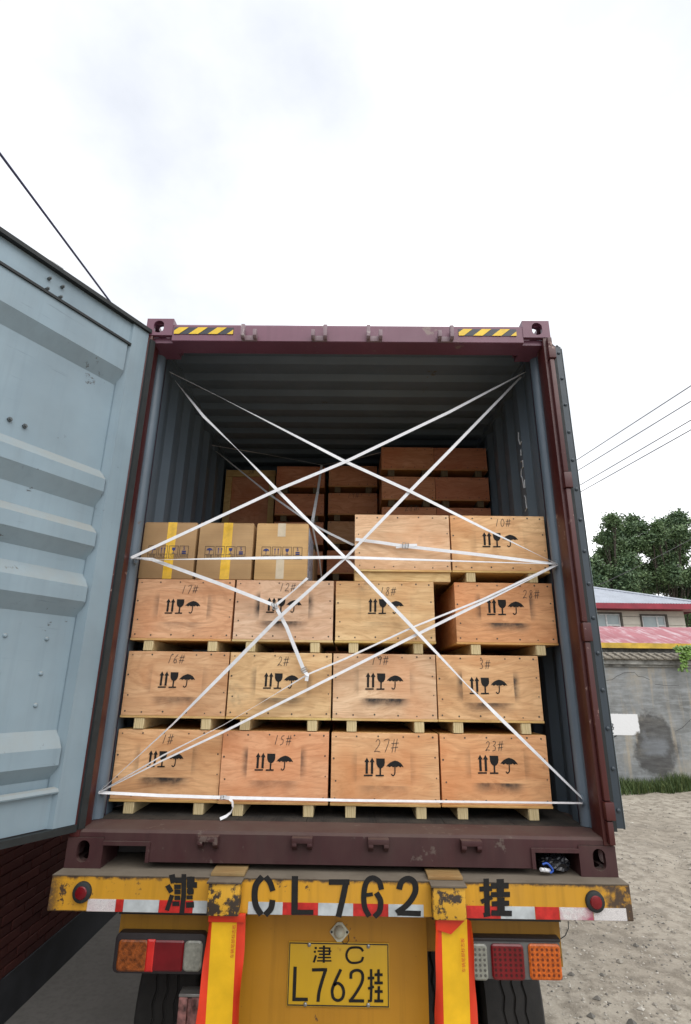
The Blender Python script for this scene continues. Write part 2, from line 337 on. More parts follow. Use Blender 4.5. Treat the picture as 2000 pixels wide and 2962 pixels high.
# ------------------------------------------------------------------ ground
GZ = -Z0
k = N('dry_dirt'); c = k.co(); n1 = k.noise(c, .5, 6, .6); n2 = k.noise(c, 7, 8, .68); n3 = k.noise(c, 60, 4, .6)
rut = k.noise(k.co((.25, 2.2, 1), rot=(0, 0, .55)), 1.4, 5, .6)
col = k.mix(k.ramp(n1, (.35, 0.0), (.65, 1.0)), (.31, .275, .222), (.42, .38, .315)); col = k.mix(k.ramp(n2, (.44, 0.0), (.60, .8)), col, (.19, .165, .13))
col = k.mix(k.ramp(rut, (.55, 0.0), (.7, .45)), col, (.19, .17, .14)); col = k.mix(k.ramp(n3, (.55, 0.0), (.7, .5)), col, (.46, .43, .37))
k.bump(k.math('ADD', k.math('MULTIPLY', n2, 1.0), k.math('ADD', k.math('MULTIPLY', n3, .25), k.math('MULTIPLY', rut, 1.0))), .7, .035)
M['dirt'] = k.done(col, .95, spec=.2)
k = N('concrete_apron'); c = k.co(); n1 = k.noise(c, 1.2, 6, .6); n2 = k.noise(c, 25, 6, .6)
k.bump(n2, .3, .004); M['concrete'] = k.done(k.mix(k.ramp(n2, (.45, 0.0), (.65, .35)), k.ramp(n1, (.3, (.16, .15, .135)), (.7, (.235, .225, .205))), (.12, .11, .10)), .9)
mb = MB(); NX, NY = 60, 60
def gh(x, y):
    if not (-30 < x < 60 and -30 < y < 60): return 0
    h = .015 * math.sin(x * .9 + y * .35) * math.sin(y * .7 - x * .2) + .007 * math.sin(3.1 * x - 2.2 * y) * math.sin(1.3 * x + 2.7 * y) + .003 * math.sin(7.3 * x + 1.1 * y) * math.sin(6.1 * y - 2.3 * x) - .035 * math.exp(-((x - 2.1 - .42 * y) / .13) ** 2) - .022 * math.exp(-((x - 2.75 - .42 * y) / .16) ** 2)
    return min(0, h - .02)
xs = sorted(set([-900, -300, -100, -40, -20, -10, -5, -2.2, 0, 1.3] + [1.3 + .08 * i for i in range(1, 70)] + [6.9 + .2 * i for i in range(1, 32)] + [14, 18, 25, 40, 60, 120, 350, 900]))
ys = sorted(set([-900, -300, -100, -40, -20, -10] + [-6 + .25 * i for i in range(0, 24)] + [.1 * i for i in range(0, 60)] + [6 + .25 * i for i in range(0, 24)] + [13, 16, 20, 30, 45, 60, 120, 350, 900]))
vs_ = [(x, y, GZ + (gh(x, y) if x > 1.5 else 0)) for y in ys for x in xs]; w = len(xs)
mb.add(vs_, [(j * w + i, j * w + i + 1, (j + 1) * w + i + 1, (j + 1) * w + i) for j in range(len(ys) - 1) for i in range(w - 1)])
g = mb.build('ground', M['dirt'], smooth=True); tag(g, kind='structure')
mb = MB(); mb.box(-2.21, -.35, -7, 15, GZ - .05, GZ + .012); tag(mb.build('concrete_pavement', M['concrete']), kind='structure')

# ------------------------------------------------------------------ shipping container
BOX = thing('shipping_container', 'open maroon high-cube shipping container loaded with crates on yellow trailer', 'shipping container', (0, 0, 0))
L = 12.192; W = 1.219; H = 2.896; FZ = .158
def oval(cx, cz, w, h, n=24, flat=True):
    out = []
    for i in range(n):
        a = 2 * math.pi * i / n; x = math.cos(a); z = math.sin(a)
        if h >= w: out.append((cx + x * w / 2, cz + z * w / 2 + (h - w) / 2 * (1 if z > 0 else -1)))
        else: out.append((cx + x * h / 2 + (w - h) / 2 * (1 if x > 0 else -1), cz + z * h / 2))
    return out
def holed_plate(mb, u0, u1, v0, v1, hole, t0, t1, to3):
    """plate u0..u1 x v0..v1 with a hole, thickness t0..t1; to3(u, v, t)"""
    n = len(hole); hc = (sum(p[0] for p in hole) / n, sum(p[1] for p in hole) / n); outer = []
    for p in hole:
        dx, dz = p[0] - hc[0], p[1] - hc[1]
        s = min([((u1 if dx > 0 else u0) - hc[0]) / dx if abs(dx) > 1e-9 else 1e9, ((v1 if dz > 0 else v0) - hc[1]) / dz if abs(dz) > 1e-9 else 1e9])
        outer.append([hc[0] + dx * s, hc[1] + dz * s])
    for cu, cv in ((u0, v0), (u0, v1), (u1, v0), (u1, v1)):      # snap the nearest rim point to each corner
        i = min(range(n), key=lambda q: (outer[q][0] - cu) ** 2 + (outer[q][1] - cv) ** 2); outer[i] = [cu, cv]
    vs = [to3(*p, t0) for p in outer] + [to3(*p, t0) for p in hole] + [to3(*p, t1) for p in outer] + [to3(*p, t1) for p in hole]
    fs = []
    for i in range(n):
        j = (i + 1) % n
        fs += [(i, j, n + j, n + i), (2 * n + i, 3 * n + i, 3 * n + j, 2 * n + j), (n + i, n + j, 3 * n + j, 3 * n + i), (i, 2 * n + i, 2 * n + j, j)]
    mb.add(vs, fs)
def casting(sx, top, rear=True):
    x0, x1 = (W - .162) * sx, W * sx; xa, xb = min(x0, x1), max(x0, x1)
    z0, z1 = (H - .118, H) if top else (0, .118); y0, y1 = (0, .178) if rear else (L - .178, L)
    mb = MB(); t = .026; xo = xb if sx > 0 else xa; xi = xa if sx > 0 else xb; zc = (z0 + z1) / 2; xc = (xa + xb) / 2 + .006 * sx
    fy0, fy1 = (y0, y0 + t) if rear else (y1 - t, y1)
    holed_plate(mb, xa, xb, z0, z1, oval(xc, zc + (.002 if top else .006), .062 if top else .056, .086), fy0, fy1, lambda u, v, s: (u, s, v))
    a, b = (y0 + t, y1) if rear else (y0, y1 - t)
    xs0, xs1 = (xo - t * sx, xo)
    holed_plate(mb, a, b, z0, z1, oval((y0 + y1) / 2, zc, .075, .055), min(xs0, xs1), max(xs0, xs1), lambda u, v, s: (s, u, v))
    i0, i1 = sorted((xi, xi + .010 * sx)); mb.box(i0, i1, a, b, z0, z1)
    c0, c1 = sorted((xi + .010 * sx, xo - t * sx))
    zz = (z1 - t, z1) if top else (z0, z0 + t)
    holed_plate(mb, c0, c1, a, b, oval((c0 + c1) / 2, (a + b) / 2, .085, .118), zz[0], zz[1], lambda u, v, s: (u, v, s))
    if not top: mb.box(c0, c1, a, b, z1 - .01, z1)
    return mb
for rear in (True, False):
    for top in (True, False):
        for sx in (-1, 1):
            m = M['maroon'] if top else M['maroon_dust']
            cs = casting(sx, top, rear).build('corner_casting', m, BOX)
# header
mb = MB(); mb.prism([(0.004, 2.744), (0.004, 2.850), (.012, 2.861), (.13, 2.861), (.13, 2.741), (.01, 2.741)], 0, -(W - .162), W - .162)
mb.box(-(W - .162), W - .162, .13, .20, 2.846, 2.861)
for s in (-1, 1):
    a, b = sorted((s * 1.0575, s * 1.2185)); mb.box(a, b, .03, .20, 2.742, 2.7775); a, b = sorted((s * 1.05, s * 1.1805)); mb.box(a, b, .1785, .21, 2.778, 2.868)
mb.build('header_beam', M['maroon'], BOX)
# door sill: front plate with the two notches, sloping top
mb = MB()
mb.prism([(.004, .027), (.004, .139), (.016, .150), (.17, FZ), (.17, .027)], 0, -.858, .858)
for s in (-1, 1):
    a, b = sorted((s * .858, s * 1.057)); mb.prism([(.006, .098), (.006, .138), (.018, .149), (.17, FZ - .001), (.17, .098)], 0, a, b)
for s in (-1, 1):
    a, b = sorted((s * 1.0572, s * 1.218)); mb.prism([(.008, .1195), (.008, .138), (.018, .149), (.17, FZ - .002), (.17, .1195)], 0, a, b)
sill = mb.build('door_sill', M['maroon_dust'], BOX)
for s in (-1, 1):            # welded rim round each notch
    mb = MB(); a, b = sorted((s * .846, s * 1.057)); mb.box(a, b, -.006, .0055, .0905, .106)
    a, b = sorted((s * .846, s * .862)); mb.box(a, b, -.006, .0035, .027, .0903); mb.build('notch_rim', M['maroon_dust'], sill, base=None)
mb = MB(); mb.box(-1.05, 1.05, .172, .30, .02, FZ - .004); mb.build('sill_back', M['steel_dark'], sill)
for o in list(sill.children): pass
# corner posts
for s in (-1, 1):
    mb = MB(); a, b = sorted((s * 1.172, s * W)); mb.box(a, b, .002, .115, .118, H - .118)
    p = mb.build('corner_post', M['maroon_red'], BOX, bevel=.006)
    mb = MB(); a, b = sorted((s * 1.1815, s * 1.2165)); mb.box(a, b, .1155, .338, FZ, 2.842)
    mb.tube([(s * 1.186, .185, FZ), (s * 1.186, .185, 2.84)], .036, 16); mb.build('lashing_post', M['inner'], BOX, smooth=True)
# cam keepers
def keeper(x, z, top, flip):
    mb = MB()
    if top:
        mb.box(x - .045, x + .045, -.010, .004, z - .040, z - .005)
        hs = (.046, .012) if flip else (.012, .046)
        for q, hh in ((-.036, hs[0]), (.036, hs[1])): mb.prism([(-.048, z - .030), (-.050, z + hh), (-.028, z + hh + .006), (.003, z - .002), (.003, z - .036), (-.03, z - .040)], 0, x + q - .011, x + q + .011)
    else:
        mb.box(x - .046, x + .046, -.034, .006, z - .002, z + .020)
        for q in (-.034, .034): mb.prism([(-.034, z - .014), (-.034, z), (.004, z), (.004, z - .034), (-.01, z - .032)], 0, x + q - .011, x + q + .011)
    return mb.build('cam_keeper', M['keeper'] if top else M['maroon_dust'], BOX, bevel=.003)
for x, f in ((-.585, True), (-.166, False), (.163, True), (.586, False)): keeper(x, 2.778, True, f)
for x in (-.585, -.168, .170, .580): keeper(x, .118, False, 0)
# black and yellow high-cube marking
for x0, x1, sl in ((-1.048, -.688, 1), (.670, 1.018, 1)):
    par = None; n = 7; wd = (x1 - x0) / 6.2; z0, z1 = 2.787, 2.834
    mb = MB(); mb.box(x0, x1, .0005, .0035, z0, z1); par = mb.build('hazard_marking', M['hb'], BOX)
    for i in range(4):
        a = x0 + (i * 2 - .45) * wd; q = [(a, z0), (a + wd, z0), (a + wd + .055, z1), (a + .055, z1)]
        def clipx(poly, lim, keep):
            out = []
            for j in range(len(poly)):
                p, r_ = poly[j], poly[(j + 1) % len(poly)]; ip, ir = keep(p[0]), keep(r_[0])
                if ip: out.append(p)
                if ip != ir: t = (lim - p[0]) / (r_[0] - p[0]); out.append((lim, p[1] + t * (r_[1] - p[1])))
            return out
        q = clipx(q, x0 + .001, lambda v: v >= x0 + .001); q = clipx(q, x1 - .001, lambda v: v <= x1 - .001)
        if len(q) > 2: mb = MB(); mb.prism([(p[0], p[1]) for p in q], 1, -.0015, .0002); mb.build('yellow_stripe', M['hy'], par)
# side walls: trapezoid corrugation, grey-blue inside, maroon outside
def corrugated(y0, y1, pitch, depth, fr=(.26, .245, .25, .245)):
    pts = []; y = y0
    while y < y1:
        for d, q in ((0, fr[0]), (0, fr[1]), (depth, fr[2]), (depth, fr[3])):
            pts.append((min(y, y1), d)); y += pitch * q
    pts.append((y1, pts[-1][1])); return pts
for s in (-1, 1):
    prof = corrugated(.272, L - .03, .278, .035, (.28, .21, .30, .21)); mb = MB(); n = len(prof)
    for mi, xoff in ((0, 1.176), (1, 1.180)):
        vs = [(s * (xoff + d), y, z) for (y, d) in prof for z in (FZ - .01, 2.815)]
        mb.add(vs, [(2 * i, 2 * i + 1, 2 * i + 3, 2 * i + 2) for i in range(n - 1)], mi)
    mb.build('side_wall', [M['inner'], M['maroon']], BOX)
    mb = MB(); a, b = sorted((s * 1.160, s * W)); mb.box(a, b, .178, L - .178, 2.815, 2.872); mb.build('top_rail', [M['inner']], BOX)
    mb = MB(); a, b = sorted((s * 1.150, s * W)); mb.box(a, b, .178, L - .178, .0, FZ - .012); mb.build('bottom_rail', M['maroon_dust'], BOX)
# roof
prof = corrugated(.19, L - .05, .209, .028, (.33, .12, .33, .22)); mb = MB(); n = len(prof)
for mi, zo in ((0, 2.846), (1, 2.850)):
    mb.add([(x, y, zo + d) for (y, d) in prof for x in (-1.165, 1.165)], [(2 * i, 2 * i + 1, 2 * i + 3, 2 * i + 2) for i in range(n - 1)], mi)
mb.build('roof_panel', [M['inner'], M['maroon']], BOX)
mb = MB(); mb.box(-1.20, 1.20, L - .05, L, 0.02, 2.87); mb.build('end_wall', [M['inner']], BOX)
# floor boards
fl = None; xx = -1.165; i = 0
while xx < 1.16:
    x1 = min(xx + .333, 1.165); mb = MB(); mb.box(xx + .001, x1 - .001, .172, L - .06, FZ - .03, FZ); mb.build('floor_board', M['floor'], BOX); xx = x1
# chalk figures on the right wall
mb = MB()
for pts in ([(1500, 1250), (1500.5, 1272), (1505, 1286), (1509, 1277)], [(1507, 1300), (1508, 1318)], [(1508, 1336), (1513, 1332), (1514, 1350), (1509, 1356), (1508, 1376), (1512, 1384)], [(1512, 1384), (1516, 1412), (1519, 1411), (1518, 1388)], [(1518, 1434), (1521, 1440), (1522, 1455), (1525, 1470), (1520, 1478)]):
    P = [on(0, 1.1745, *p) for p in pts]; mb.tube(P, .0035, 5)
mb.build('chalk_mark', M['chalk'], BOX)

# hinges on the right post
def hinge_bar(z0, z1, lug):
    mb = MB()
    if lug: mb.box(1.184, 1.226, -.034, .004, z0, z1)
    else: mb.box(1.188, 1.214, -.026, .000, z0, z1)
    return mb.build('hinge_lug' if lug else 'hinge_bar', M['maroon_red'], BOX, bevel=.005)
zz = [2.764, 2.700, 2.615, 1.900, 1.806, 1.095, 1.000, .300, .222, .125]
for i in range(len(zz) - 1): hinge_bar(zz[i + 1] + .002, zz[i] - .002, i in (1, 3, 5, 7))

# doors --------------------------------------------------------------
def make_door(open_deg, px, py, mirror):
    """door leaf; local x runs from the hinge to the free edge, local y points to the inner face, z from the container's underside"""
    d = bpy.data.objects.new('door', None); COL.objects.link(d); d.parent = BOX; d.location = (px, py, 0)
    a = math.radians(open_deg)
    if not mirror: X = Vector((-math.sin(a), -math.cos(a), 0)); Y = Vector((math.cos(a), -math.sin(a), 0))
    else: X = Vector((math.sin(a), -math.cos(a), 0)); Y = Vector((-math.cos(a), -math.sin(a), 0))
    sgn = 1 if X.cross(Y).z > 0 else -1
    ang = math.atan2(X.y, X.x); d.rotation_euler = (0, 0, ang)
    f = sgn                                                    # local y sign of the inner face
    def B(mb, name, mat, **kw):
        mb.v = [(x, y * f, z) for x, y, z in mb.v]; kw.setdefault('raw', True); o = mb.build(name, mat, d, **kw); return o
    wd = 1.172
    # horizontal corrugation: crest is proud of the recess
    CR, RC = -.004, -.052
    prof = [(2.645, CR), (2.462, CR), (2.378, RC), (1.856, RC), (1.800, CR), (1.731, CR), (1.648, RC), (1.552, RC), (1.505, CR), (1.435, CR), (1.368, RC), (1.296, RC), (1.228, CR), (1.155, CR), (1.081, RC),
            (.571, RC), (.496, CR), (.426, CR), (.366, RC), (.325, RC)]
    mb = MB(); n = len(prof)
    for mi, t in ((0, 0), (1, -.004)): mb.add([(x, y + t, z) for (z, y) in prof for x in (.10, wd - .10)], [(2 * i, 2 * i + 1, 2 * i + 3, 2 * i + 2) for i in range(n - 1)], mi)
    B(mb, 'door_panel', [M['door_in'], M['maroon']])
    for x0, x1, x2 in ((-.028, .082, .106), (wd, wd - .10, wd - .124)):
        mb = MB(); lo = -.052; mb.prism([(x0, lo), (x0, -.004), (x0 + (.004 if x1 > x0 else -.004), 0), (x1, 0), (x2, -.042), (x2, lo)], 2, .170, 2.790); B(mb, 'door_stile', M['door_in'])
    mb = MB(); mb.box(.083, wd - .101, -.052, -.012, 2.640, 2.7885); B(mb, 'top_rail', M['door_in'])
    mb = MB(); mb.box(.083, wd - .101, -.0115, .006, 2.636, 2.650); B(mb, 'rail_lip', M['rubber'])
    mb = MB(); mb.box(.083, wd - .101, -.052, -.022, .172, .325); B(mb, 'bottom_rail', M['door_in'])
    mb = MB(); mb.prism([(-.021, .310), (-.021, .336), (-.004, .330), (.004, .318), (.002, .312)], 0, .083, wd - .101); B(mb, 'bottom_ledge', M['door_in'])
    mb = MB(); mb.box(-.03, wd + .02, -.03, .018, 2.788, 2.812); mb.box(-.03, wd + .02, -.03, .010, .140, .168); mb.box(-.062, -.029, -.010, .022, .150, 2.745); mb.box(wd + .002, wd + .022, -.03, .012, .168, 2.788)
    B(mb, 'door_gasket', M['rubber'])
    for s_, z in ((.584, 2.728), (.514, 2.729), (.583, 2.664), (.514, 2.664)):
        mb = MB(); mb.tube([(s_, -.013, z), (s_, .004, z)], .009, 6); mb.tube([(s_, .0041, z), (s_, .012, z)], .005, 8); B(mb, 'bolt', M['bolt'])
    for s_, z in ((.596, 1.935), (.526, 1.932)):
        mb = MB(); mb.tube([(s_, RC - .001, z), (s_, RC + .010, z)], .0115, 6); mb.tube([(s_, RC + .0102, z), (s_, RC + .018, z)], .006, 8); B(mb, 'bolt', M['bolt'])
    for s_, z in ((.418, .969), (.231, .969), (.417, .818), (.229, .815), (.227, .679), (.405, .679)):
        mb = MB(); mb.tube([(s_, RC - .001, z), (s_, RC + .004, z), (s_, RC + .008, z)], [.011, .010, .005], 10); B(mb, 'rivet', M['door_in'], smooth=True)
    mb = MB(); mb.box(.53, .60, -.03, .002, 2.8125, 2.832); B(mb, 'lock_cam', M['zinc'], bevel=.004)
    # outside: two locking bars
    for x in (.33, .86):
        mb = MB(); mb.tube([(x, -.085, .12), (x, -.085, 2.84)], .017, 10)
        for z in (.35, 1.0, 1.75, 2.5): mb.box(x - .035, x + .035, -.105, -.053, z - .03, z + .03)
        B(mb, 'locking_bar', M['zinc'], smooth=False)
    return d
dl = make_door(30.5, -1.21, -.02, False); dl['label'] = 'left door swung out past square, grey-blue inner face in view'
# right leaf folded back along the container's side: only its hinge edge shows
dr = bpy.data.objects.new('door', None); COL.objects.link(dr); dr.parent = BOX; dr.location = (1.222, .012, 0); dr.rotation_euler = (0, 0, math.radians(-1.2))
dr['label'] = 'right door folded back along the side, only its riveted edge in view'
def DB(mb, name, mat, **kw): return mb.build(name, mat, dr, raw=True, **kw)
mb = MB(); mb.box(.018, .048, .002, 1.17, .19, 2.72); DB(mb, 'door_stile', M['door_in'])
mb = MB(); mb.box(.0, .017, -.012, .05, .175, 2.715); mb.box(.0485, .054, -.012, .05, .185, 2.70); DB(mb, 'door_gasket', M['rubber'])
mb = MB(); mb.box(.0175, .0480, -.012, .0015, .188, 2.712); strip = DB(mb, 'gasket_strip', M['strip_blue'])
z = .26
while z < 2.7:
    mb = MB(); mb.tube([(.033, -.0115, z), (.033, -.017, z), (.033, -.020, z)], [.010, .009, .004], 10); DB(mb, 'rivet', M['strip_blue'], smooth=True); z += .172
mb = MB(); mb.box(.0545, .0585, -.004, 1.17, .19, 2.70); DB(mb, 'door_panel', M['door_in'])
mb = MB(); mb.prism([(.0, 2.716), (.050, 2.716), (.034, 2.735), (.022, 2.722), (.008, 2.742)], 1, .0, .03); DB(mb, 'torn_gasket', M['rubber'])
# lashing rings where the straps are tied
for x, y, z in ((-1.155, .15, 1.424), (1.155, .15, 1.422), (-1.155, .15, .281), (1.155, .15, .272), (-1.155, .33, 2.722), (1.155, .33, 2.74), (-1.165, 1.5, 2.735), (1.165, 1.37, 2.68)):
    mb = MB(); mb.tube([(x, y + .02 * math.cos(a), z + .02 * math.sin(a)) for a in [i * math.pi / 6 for i in range(13)]], .005, 6, cap=False); mb.build('lashing_ring', M['inner'], BOX, smooth=True)

# ------------------------------------------------------------------ wooden crates
CW, CH, CD, PITCH = .547, .327, .78, .394
def crate_parts(w, h, d, foot=.054, t=.012, runner_x=False):
    """meshes of one crate; local origin: floor level, middle of the front face"""
    b = foot + t; out = []
    mb = MB(); mb.box(-w / 2, w / 2, 0, t, b, b + h - .001); out.append(('front_panel', mb, 'ply'))
    mb = MB(); mb.box(-w / 2 + .001, -w / 2 + t, t + .001, d - t - .001, b, b + h - t - .001); out.append(('side_panel', mb, 'ply'))
    mb = MB(); mb.box(w / 2 - t, w / 2 - .001, t + .001, d - t - .001, b, b + h - t - .001); out.append(('side_panel', mb, 'ply'))
    mb = MB(); mb.box(-w / 2, w / 2, d - t, d, b, b + h - .001); out.append(('back_panel', mb, 'ply'))
    mb = MB(); mb.box(-w / 2 + .0015, w / 2 - .0015, t + .0005, d - t - .0005, b + h - t, b + h - .0005); out.append(('lid', mb, 'ply_edge'))
    mb = MB(); mb.box(-w / 2 - .002, w / 2 + .002, -.002, d, foot, b - .0005); out.append(('base_board', mb, 'ply_edge'))
    if not runner_x:
        for x in (-.173, .178):
            x *= w / .547; mb = MB(); mb.box(x - .026, x + .026, .002, d - .01, .0008, foot - .0005); out.append(('bearer', mb, 'lvl'))
    else:
        for y in (.012, d - .09):
            mb = MB(); mb.box(-w / 2, w / 2 - .004, y, y + .08, .0008, foot - .0005); out.append(('bearer', mb, 'plank'))
    mb = MB(); rr = random.Random(int(w * 1000) + runner_x)
    for x, z in [(-w / 2 + .02 + rr.uniform(-.004, .004), b + h * q) for q in (.06, .30, .62, .93)] + [(w / 2 - .02 + rr.uniform(-.004, .004), b + h * q) for q in (.07, .36, .66, .94)] + [(w * q, b + h - .018) for q in (-.27, -.05, .17, .33)] + [(w * q, b + .016) for q in (-.30, -.10, .12, .31)]:
        x += rr.uniform(-.006, .006); z += rr.uniform(-.004, .004); r = rr.uniform(.0034, .0052)
        mb.tube([(x, -.0012, z), (x, .001, z)], r, 6)
    out.append(('nails', mb, 'nail')); return out
TPL = {}
def crate(name, label, x0, x1, y, z, tint, seed, group, w=None, h=CH, d=CD, rz=0, runner_x=False, sten=None, num=None, smb=.6, sms=.35, numh=.045, cat='crate'):
    w = w or CW; key = (round(w, 3), h, d, runner_x)
    if key not in TPL:
        TPL[key] = []
        for nm, mb, mt in crate_parts(w, h, d, runner_x=runner_x): 
            me_o = mb.build(nm, M[mt], None, raw=True, bevel=.0016 if nm not in ('nails',) else 0, segs=1); TPL[key].append((nm, me_o.data)); bpy.data.objects.remove(me_o)
    t = thing(name, label, cat, ((x0 + x1) / 2, y, z), rz, group)
    fp = None; k = 0
    for nm, me in TPL[key]:
        o = bpy.data.objects.new(nm, me); COL.objects.link(o); o.parent = t; k += 1
        o['seed'] = float(seed + .37 * k); o['tint'] = [float(v) for v in (tint if nm != 'bearer' else ((.16, .14, .12) if w < .5 else (1, 1, 1)))]; o['smb'] = 0.0; o['sms'] = 0.0; o['sx'] = 0.0; o['sz'] = 0.0  # deep crates' bearers tinted near-black: shade of the gaps painted in
        if nm == 'front_panel': fp = o
        if nm == 'nails': o['kind'] = 'stuff'
    cx = (x0 + x1) / 2; M_ = Matrix.Rotation(rz, 4, 'Z')
    if sten:
        l_, r_, t_, b_ = sten; p0 = on(1, y, l_, b_); p1 = on(1, y, r_, t_)
        sx = (p0.x + p1.x) / 2 - cx; sz = (p0.z + p1.z) / 2 - z; fp['sx'] = sx; fp['sz'] = sz; fp['smb'] = smb; fp['sms'] = sms
        s = (p1.x - p0.x) / 255.
        mb = MB(); to3 = lambda u, v: (sx + (u - 432) * s, -.0016, sz - (v - 735) * s)
        for ax_ in (324, 358):
            mb.add([to3(ax_ - 16, 706), to3(ax_, 678), to3(ax_ + 16, 706)], [(0, 1, 2)]); stroke(mb, [(ax_, 702), (ax_ - 1, 772)], 15, to3)
        stroke(mb, [(306, 784), (360, 783)], 9, to3)
        bowl = [(384, 683), (439, 683), (440, 708), (436, 724), (427, 736), (416, 742), (404, 740), (393, 732), (386, 716)]; mb.add([to3(*p) for p in bowl], [tuple(range(len(bowl)))])
        stroke(mb, [(411, 738), (410, 780)], 10, to3); stroke(mb, [(381, 784), (432, 783)], 9, to3)
        cano = [(449, 731), (458, 719), (474, 706), (492, 698), (506, 694), (524, 698), (542, 708), (554, 721), (561, 733), (549, 727), (540, 734), (527, 727), (516, 734), (505, 727), (494, 734), (482, 727), (470, 734), (460, 728)]
        top = cano[:9]; bot = [cano[0]] + cano[:8:-1] 
        mb.add([to3(*p) for p in cano] + [to3(505, 715)], [(i, (i + 1) % 18, 18) for i in range(18)])
        stroke(mb, smooth_pts([(505, 727), (504, 765), (499, 778), (490, 782), (482, 774)], 4), 7, to3)
        sm_ = mb.build('stencil_mark', M['black'], None, raw=True); sm_.parent = fp
    if num:
        txt, px, py = num; p = on(1, y, px, py); mb = MB()
        handwriting(mb, txt, p.x - cx, p.z - z, numh, lambda u, v: (u, -.0015, v), rnd=random.Random(seed)); o = mb.build('handwritten_number', M['ink'], None, raw=True); o.parent = fp
    return t
ROWZ = [FZ + i * PITCH for i in range(4)]; YF = .26
G1 = 'stencilled crates stacked in the doorway'
def C(label, row, x0, x1, tint, seed, sten, num, y=YF, smb=.6, sms=.35, rz=0.0, numh=.045):
    return crate('wooden_crate', label, x0, x1, y, ROWZ[row] + .001 * row, tint, seed, G1, sten=sten, num=num, smb=smb * 1.15, sms=sms * 1.1, rz=math.radians(rz + ((seed * 37) % 11 - 5) * .05), numh=numh)
C('plywood crate numbered 1 in the bottom row, leftmost', 0, -1.167, -.620, (1.0, .86, .72), 1, (424.6, 533.8, 2168, 2224), ('1#', 485, 2138), .272, .75, .3)
C('plywood crate numbered 15, second from left in the bottom row', 0, -.617, -.067, (1.02, .82, .74), 2, (736.6, 849, 2177, 2232), ('15#', 818, 2141), .258, .35, .6)
C('plywood crate numbered 27, third from left in the bottom row', 0, -.055, .493, (1.0, .87, .74), 3, (1053, 1167, 2192, 2247), ('27#', 1118, 2157), .256, .3, .2, numh=.06)
C('plywood crate numbered 23 in the bottom row, rightmost', 0, .505, 1.048, (1.02, .82, .66), 4, (1383, 1496, 2186, 2238), ('23#', 1430, 2158), .262, .7, .25)
C('plywood crate numbered 16 in the second row, leftmost', 1, -1.166, -.615, (.90, .80, .72), 5, (456.7, 566.8, 1942, 1992), ('16#', 510, 1906), .262, .5, .2)
C('yellowish plywood crate numbered 2 in the second row', 1, -.609, -.061, (.98, .97, .83), 6, (761, 867.4, 1944, 1996), ('2#', 820, 1913), .258, .45, .4)
C('pale plywood crate numbered 19 in the second row', 1, -.055, .497, (1.0, 1.0, 1.02), 7, (1057, 1166.5, 1946, 1997), ('19#', 1099, 1910), .258, .8, .25)
C('plywood crate numbered 3 in the second row, rightmost', 1, .500, 1.048, (.98, .88, .74), 8, (1359, 1466, 1959, 2009), ('3#', 1402, 1922), .260, .65, .8)
C('reddish plywood crate numbered 17 in the third row under cartons', 2, -1.168, -.615, (.97, .80, .74), 9, (476.3, 582, 1731.7, 1777), ('17#', 549, 1705), .260, .25, .4)
C('pale plywood crate numbered 12 in the third row', 2, -.604, -.062, (1.0, 1.02, 1.14), 10, (770, 874, 1729.6, 1774), ('12#', 832, 1699), .260, .75, .8)
C('yellowish plywood crate numbered 18 in the third row beside dark gap', 2, -.048, .503, (.98, .97, .82), 11, (1064.7, 1167.7, 1731, 1778), ('18#', 1122, 1710), .258, .15, .1)
C('orange plywood crate numbered 28 in the third row by right wall', 2, .614, 1.166, (.98, .74, .58), 12, (1409.5, 1514, 1734, 1780), ('28#', 1536, 1719), .258, .7, .6)
C('plywood crate numbered 10 in the top row by right wall', 3, .607, 1.166, (1.04, .94, .78), 13, (1396, 1496.5, 1541, 1584), ('10#', 1454, 1512), .258, .1, .1)
crate('wooden_crate', 'pale plywood crate without any stencil, top row, buckled strap across it', .057, .605, .258, ROWZ[3] + .003, (1.06, 1.05, 1.06), 14, G1, runner_x=True)
# crates stacked deeper in the container: smaller, seen above the front rows
G2 = 'crates stacked deep inside the container'
BW, BH, BP = .432, .192, .262
def deep(label, x, y, ztop, tint, seed, num=None):
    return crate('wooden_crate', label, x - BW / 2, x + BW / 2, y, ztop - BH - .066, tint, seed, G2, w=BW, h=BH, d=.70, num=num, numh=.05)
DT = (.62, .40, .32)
ya = 1.32; pa = lambda px, py: on(1, ya, px, py)
xa1, xa2 = (pa(1102, 1292).x + pa(1256, 1294).x) / 2, (pa(1256, 1294).x + pa(1406, 1294).x) / 2
for i, nm in enumerate(('topmost', 'second from top', 'third from top')):
    zt = 2.668 - i * BP
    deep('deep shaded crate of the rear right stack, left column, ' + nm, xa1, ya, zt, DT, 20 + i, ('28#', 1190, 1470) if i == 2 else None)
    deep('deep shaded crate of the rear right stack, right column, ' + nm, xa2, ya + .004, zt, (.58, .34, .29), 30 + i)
yb = 1.72; pb = lambda px, py: on(1, yb, px, py)
xb = (pb(804, 1347).x + pb(939, 1351).x) / 2; xc = (pb(954, 1345).x + pb(1090, 1348).x) / 2
zb = pb(870, 1349).z; zc_ = pb(1020, 1347).z
for i, nm in enumerate(('topmost', 'second from top', 'third from top', 'fourth from top', 'fifth from top')):
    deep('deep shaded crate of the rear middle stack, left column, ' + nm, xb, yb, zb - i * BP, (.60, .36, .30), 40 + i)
    deep('deep shaded crate of the rear middle stack, right column, ' + nm, xc, yb + .003, zc_ - i * BP, (.62, .40, .32) if i != 2 else (.56, .46, .38), 50 + i, ('19#', 1022, 1433) if i == 1 else None)
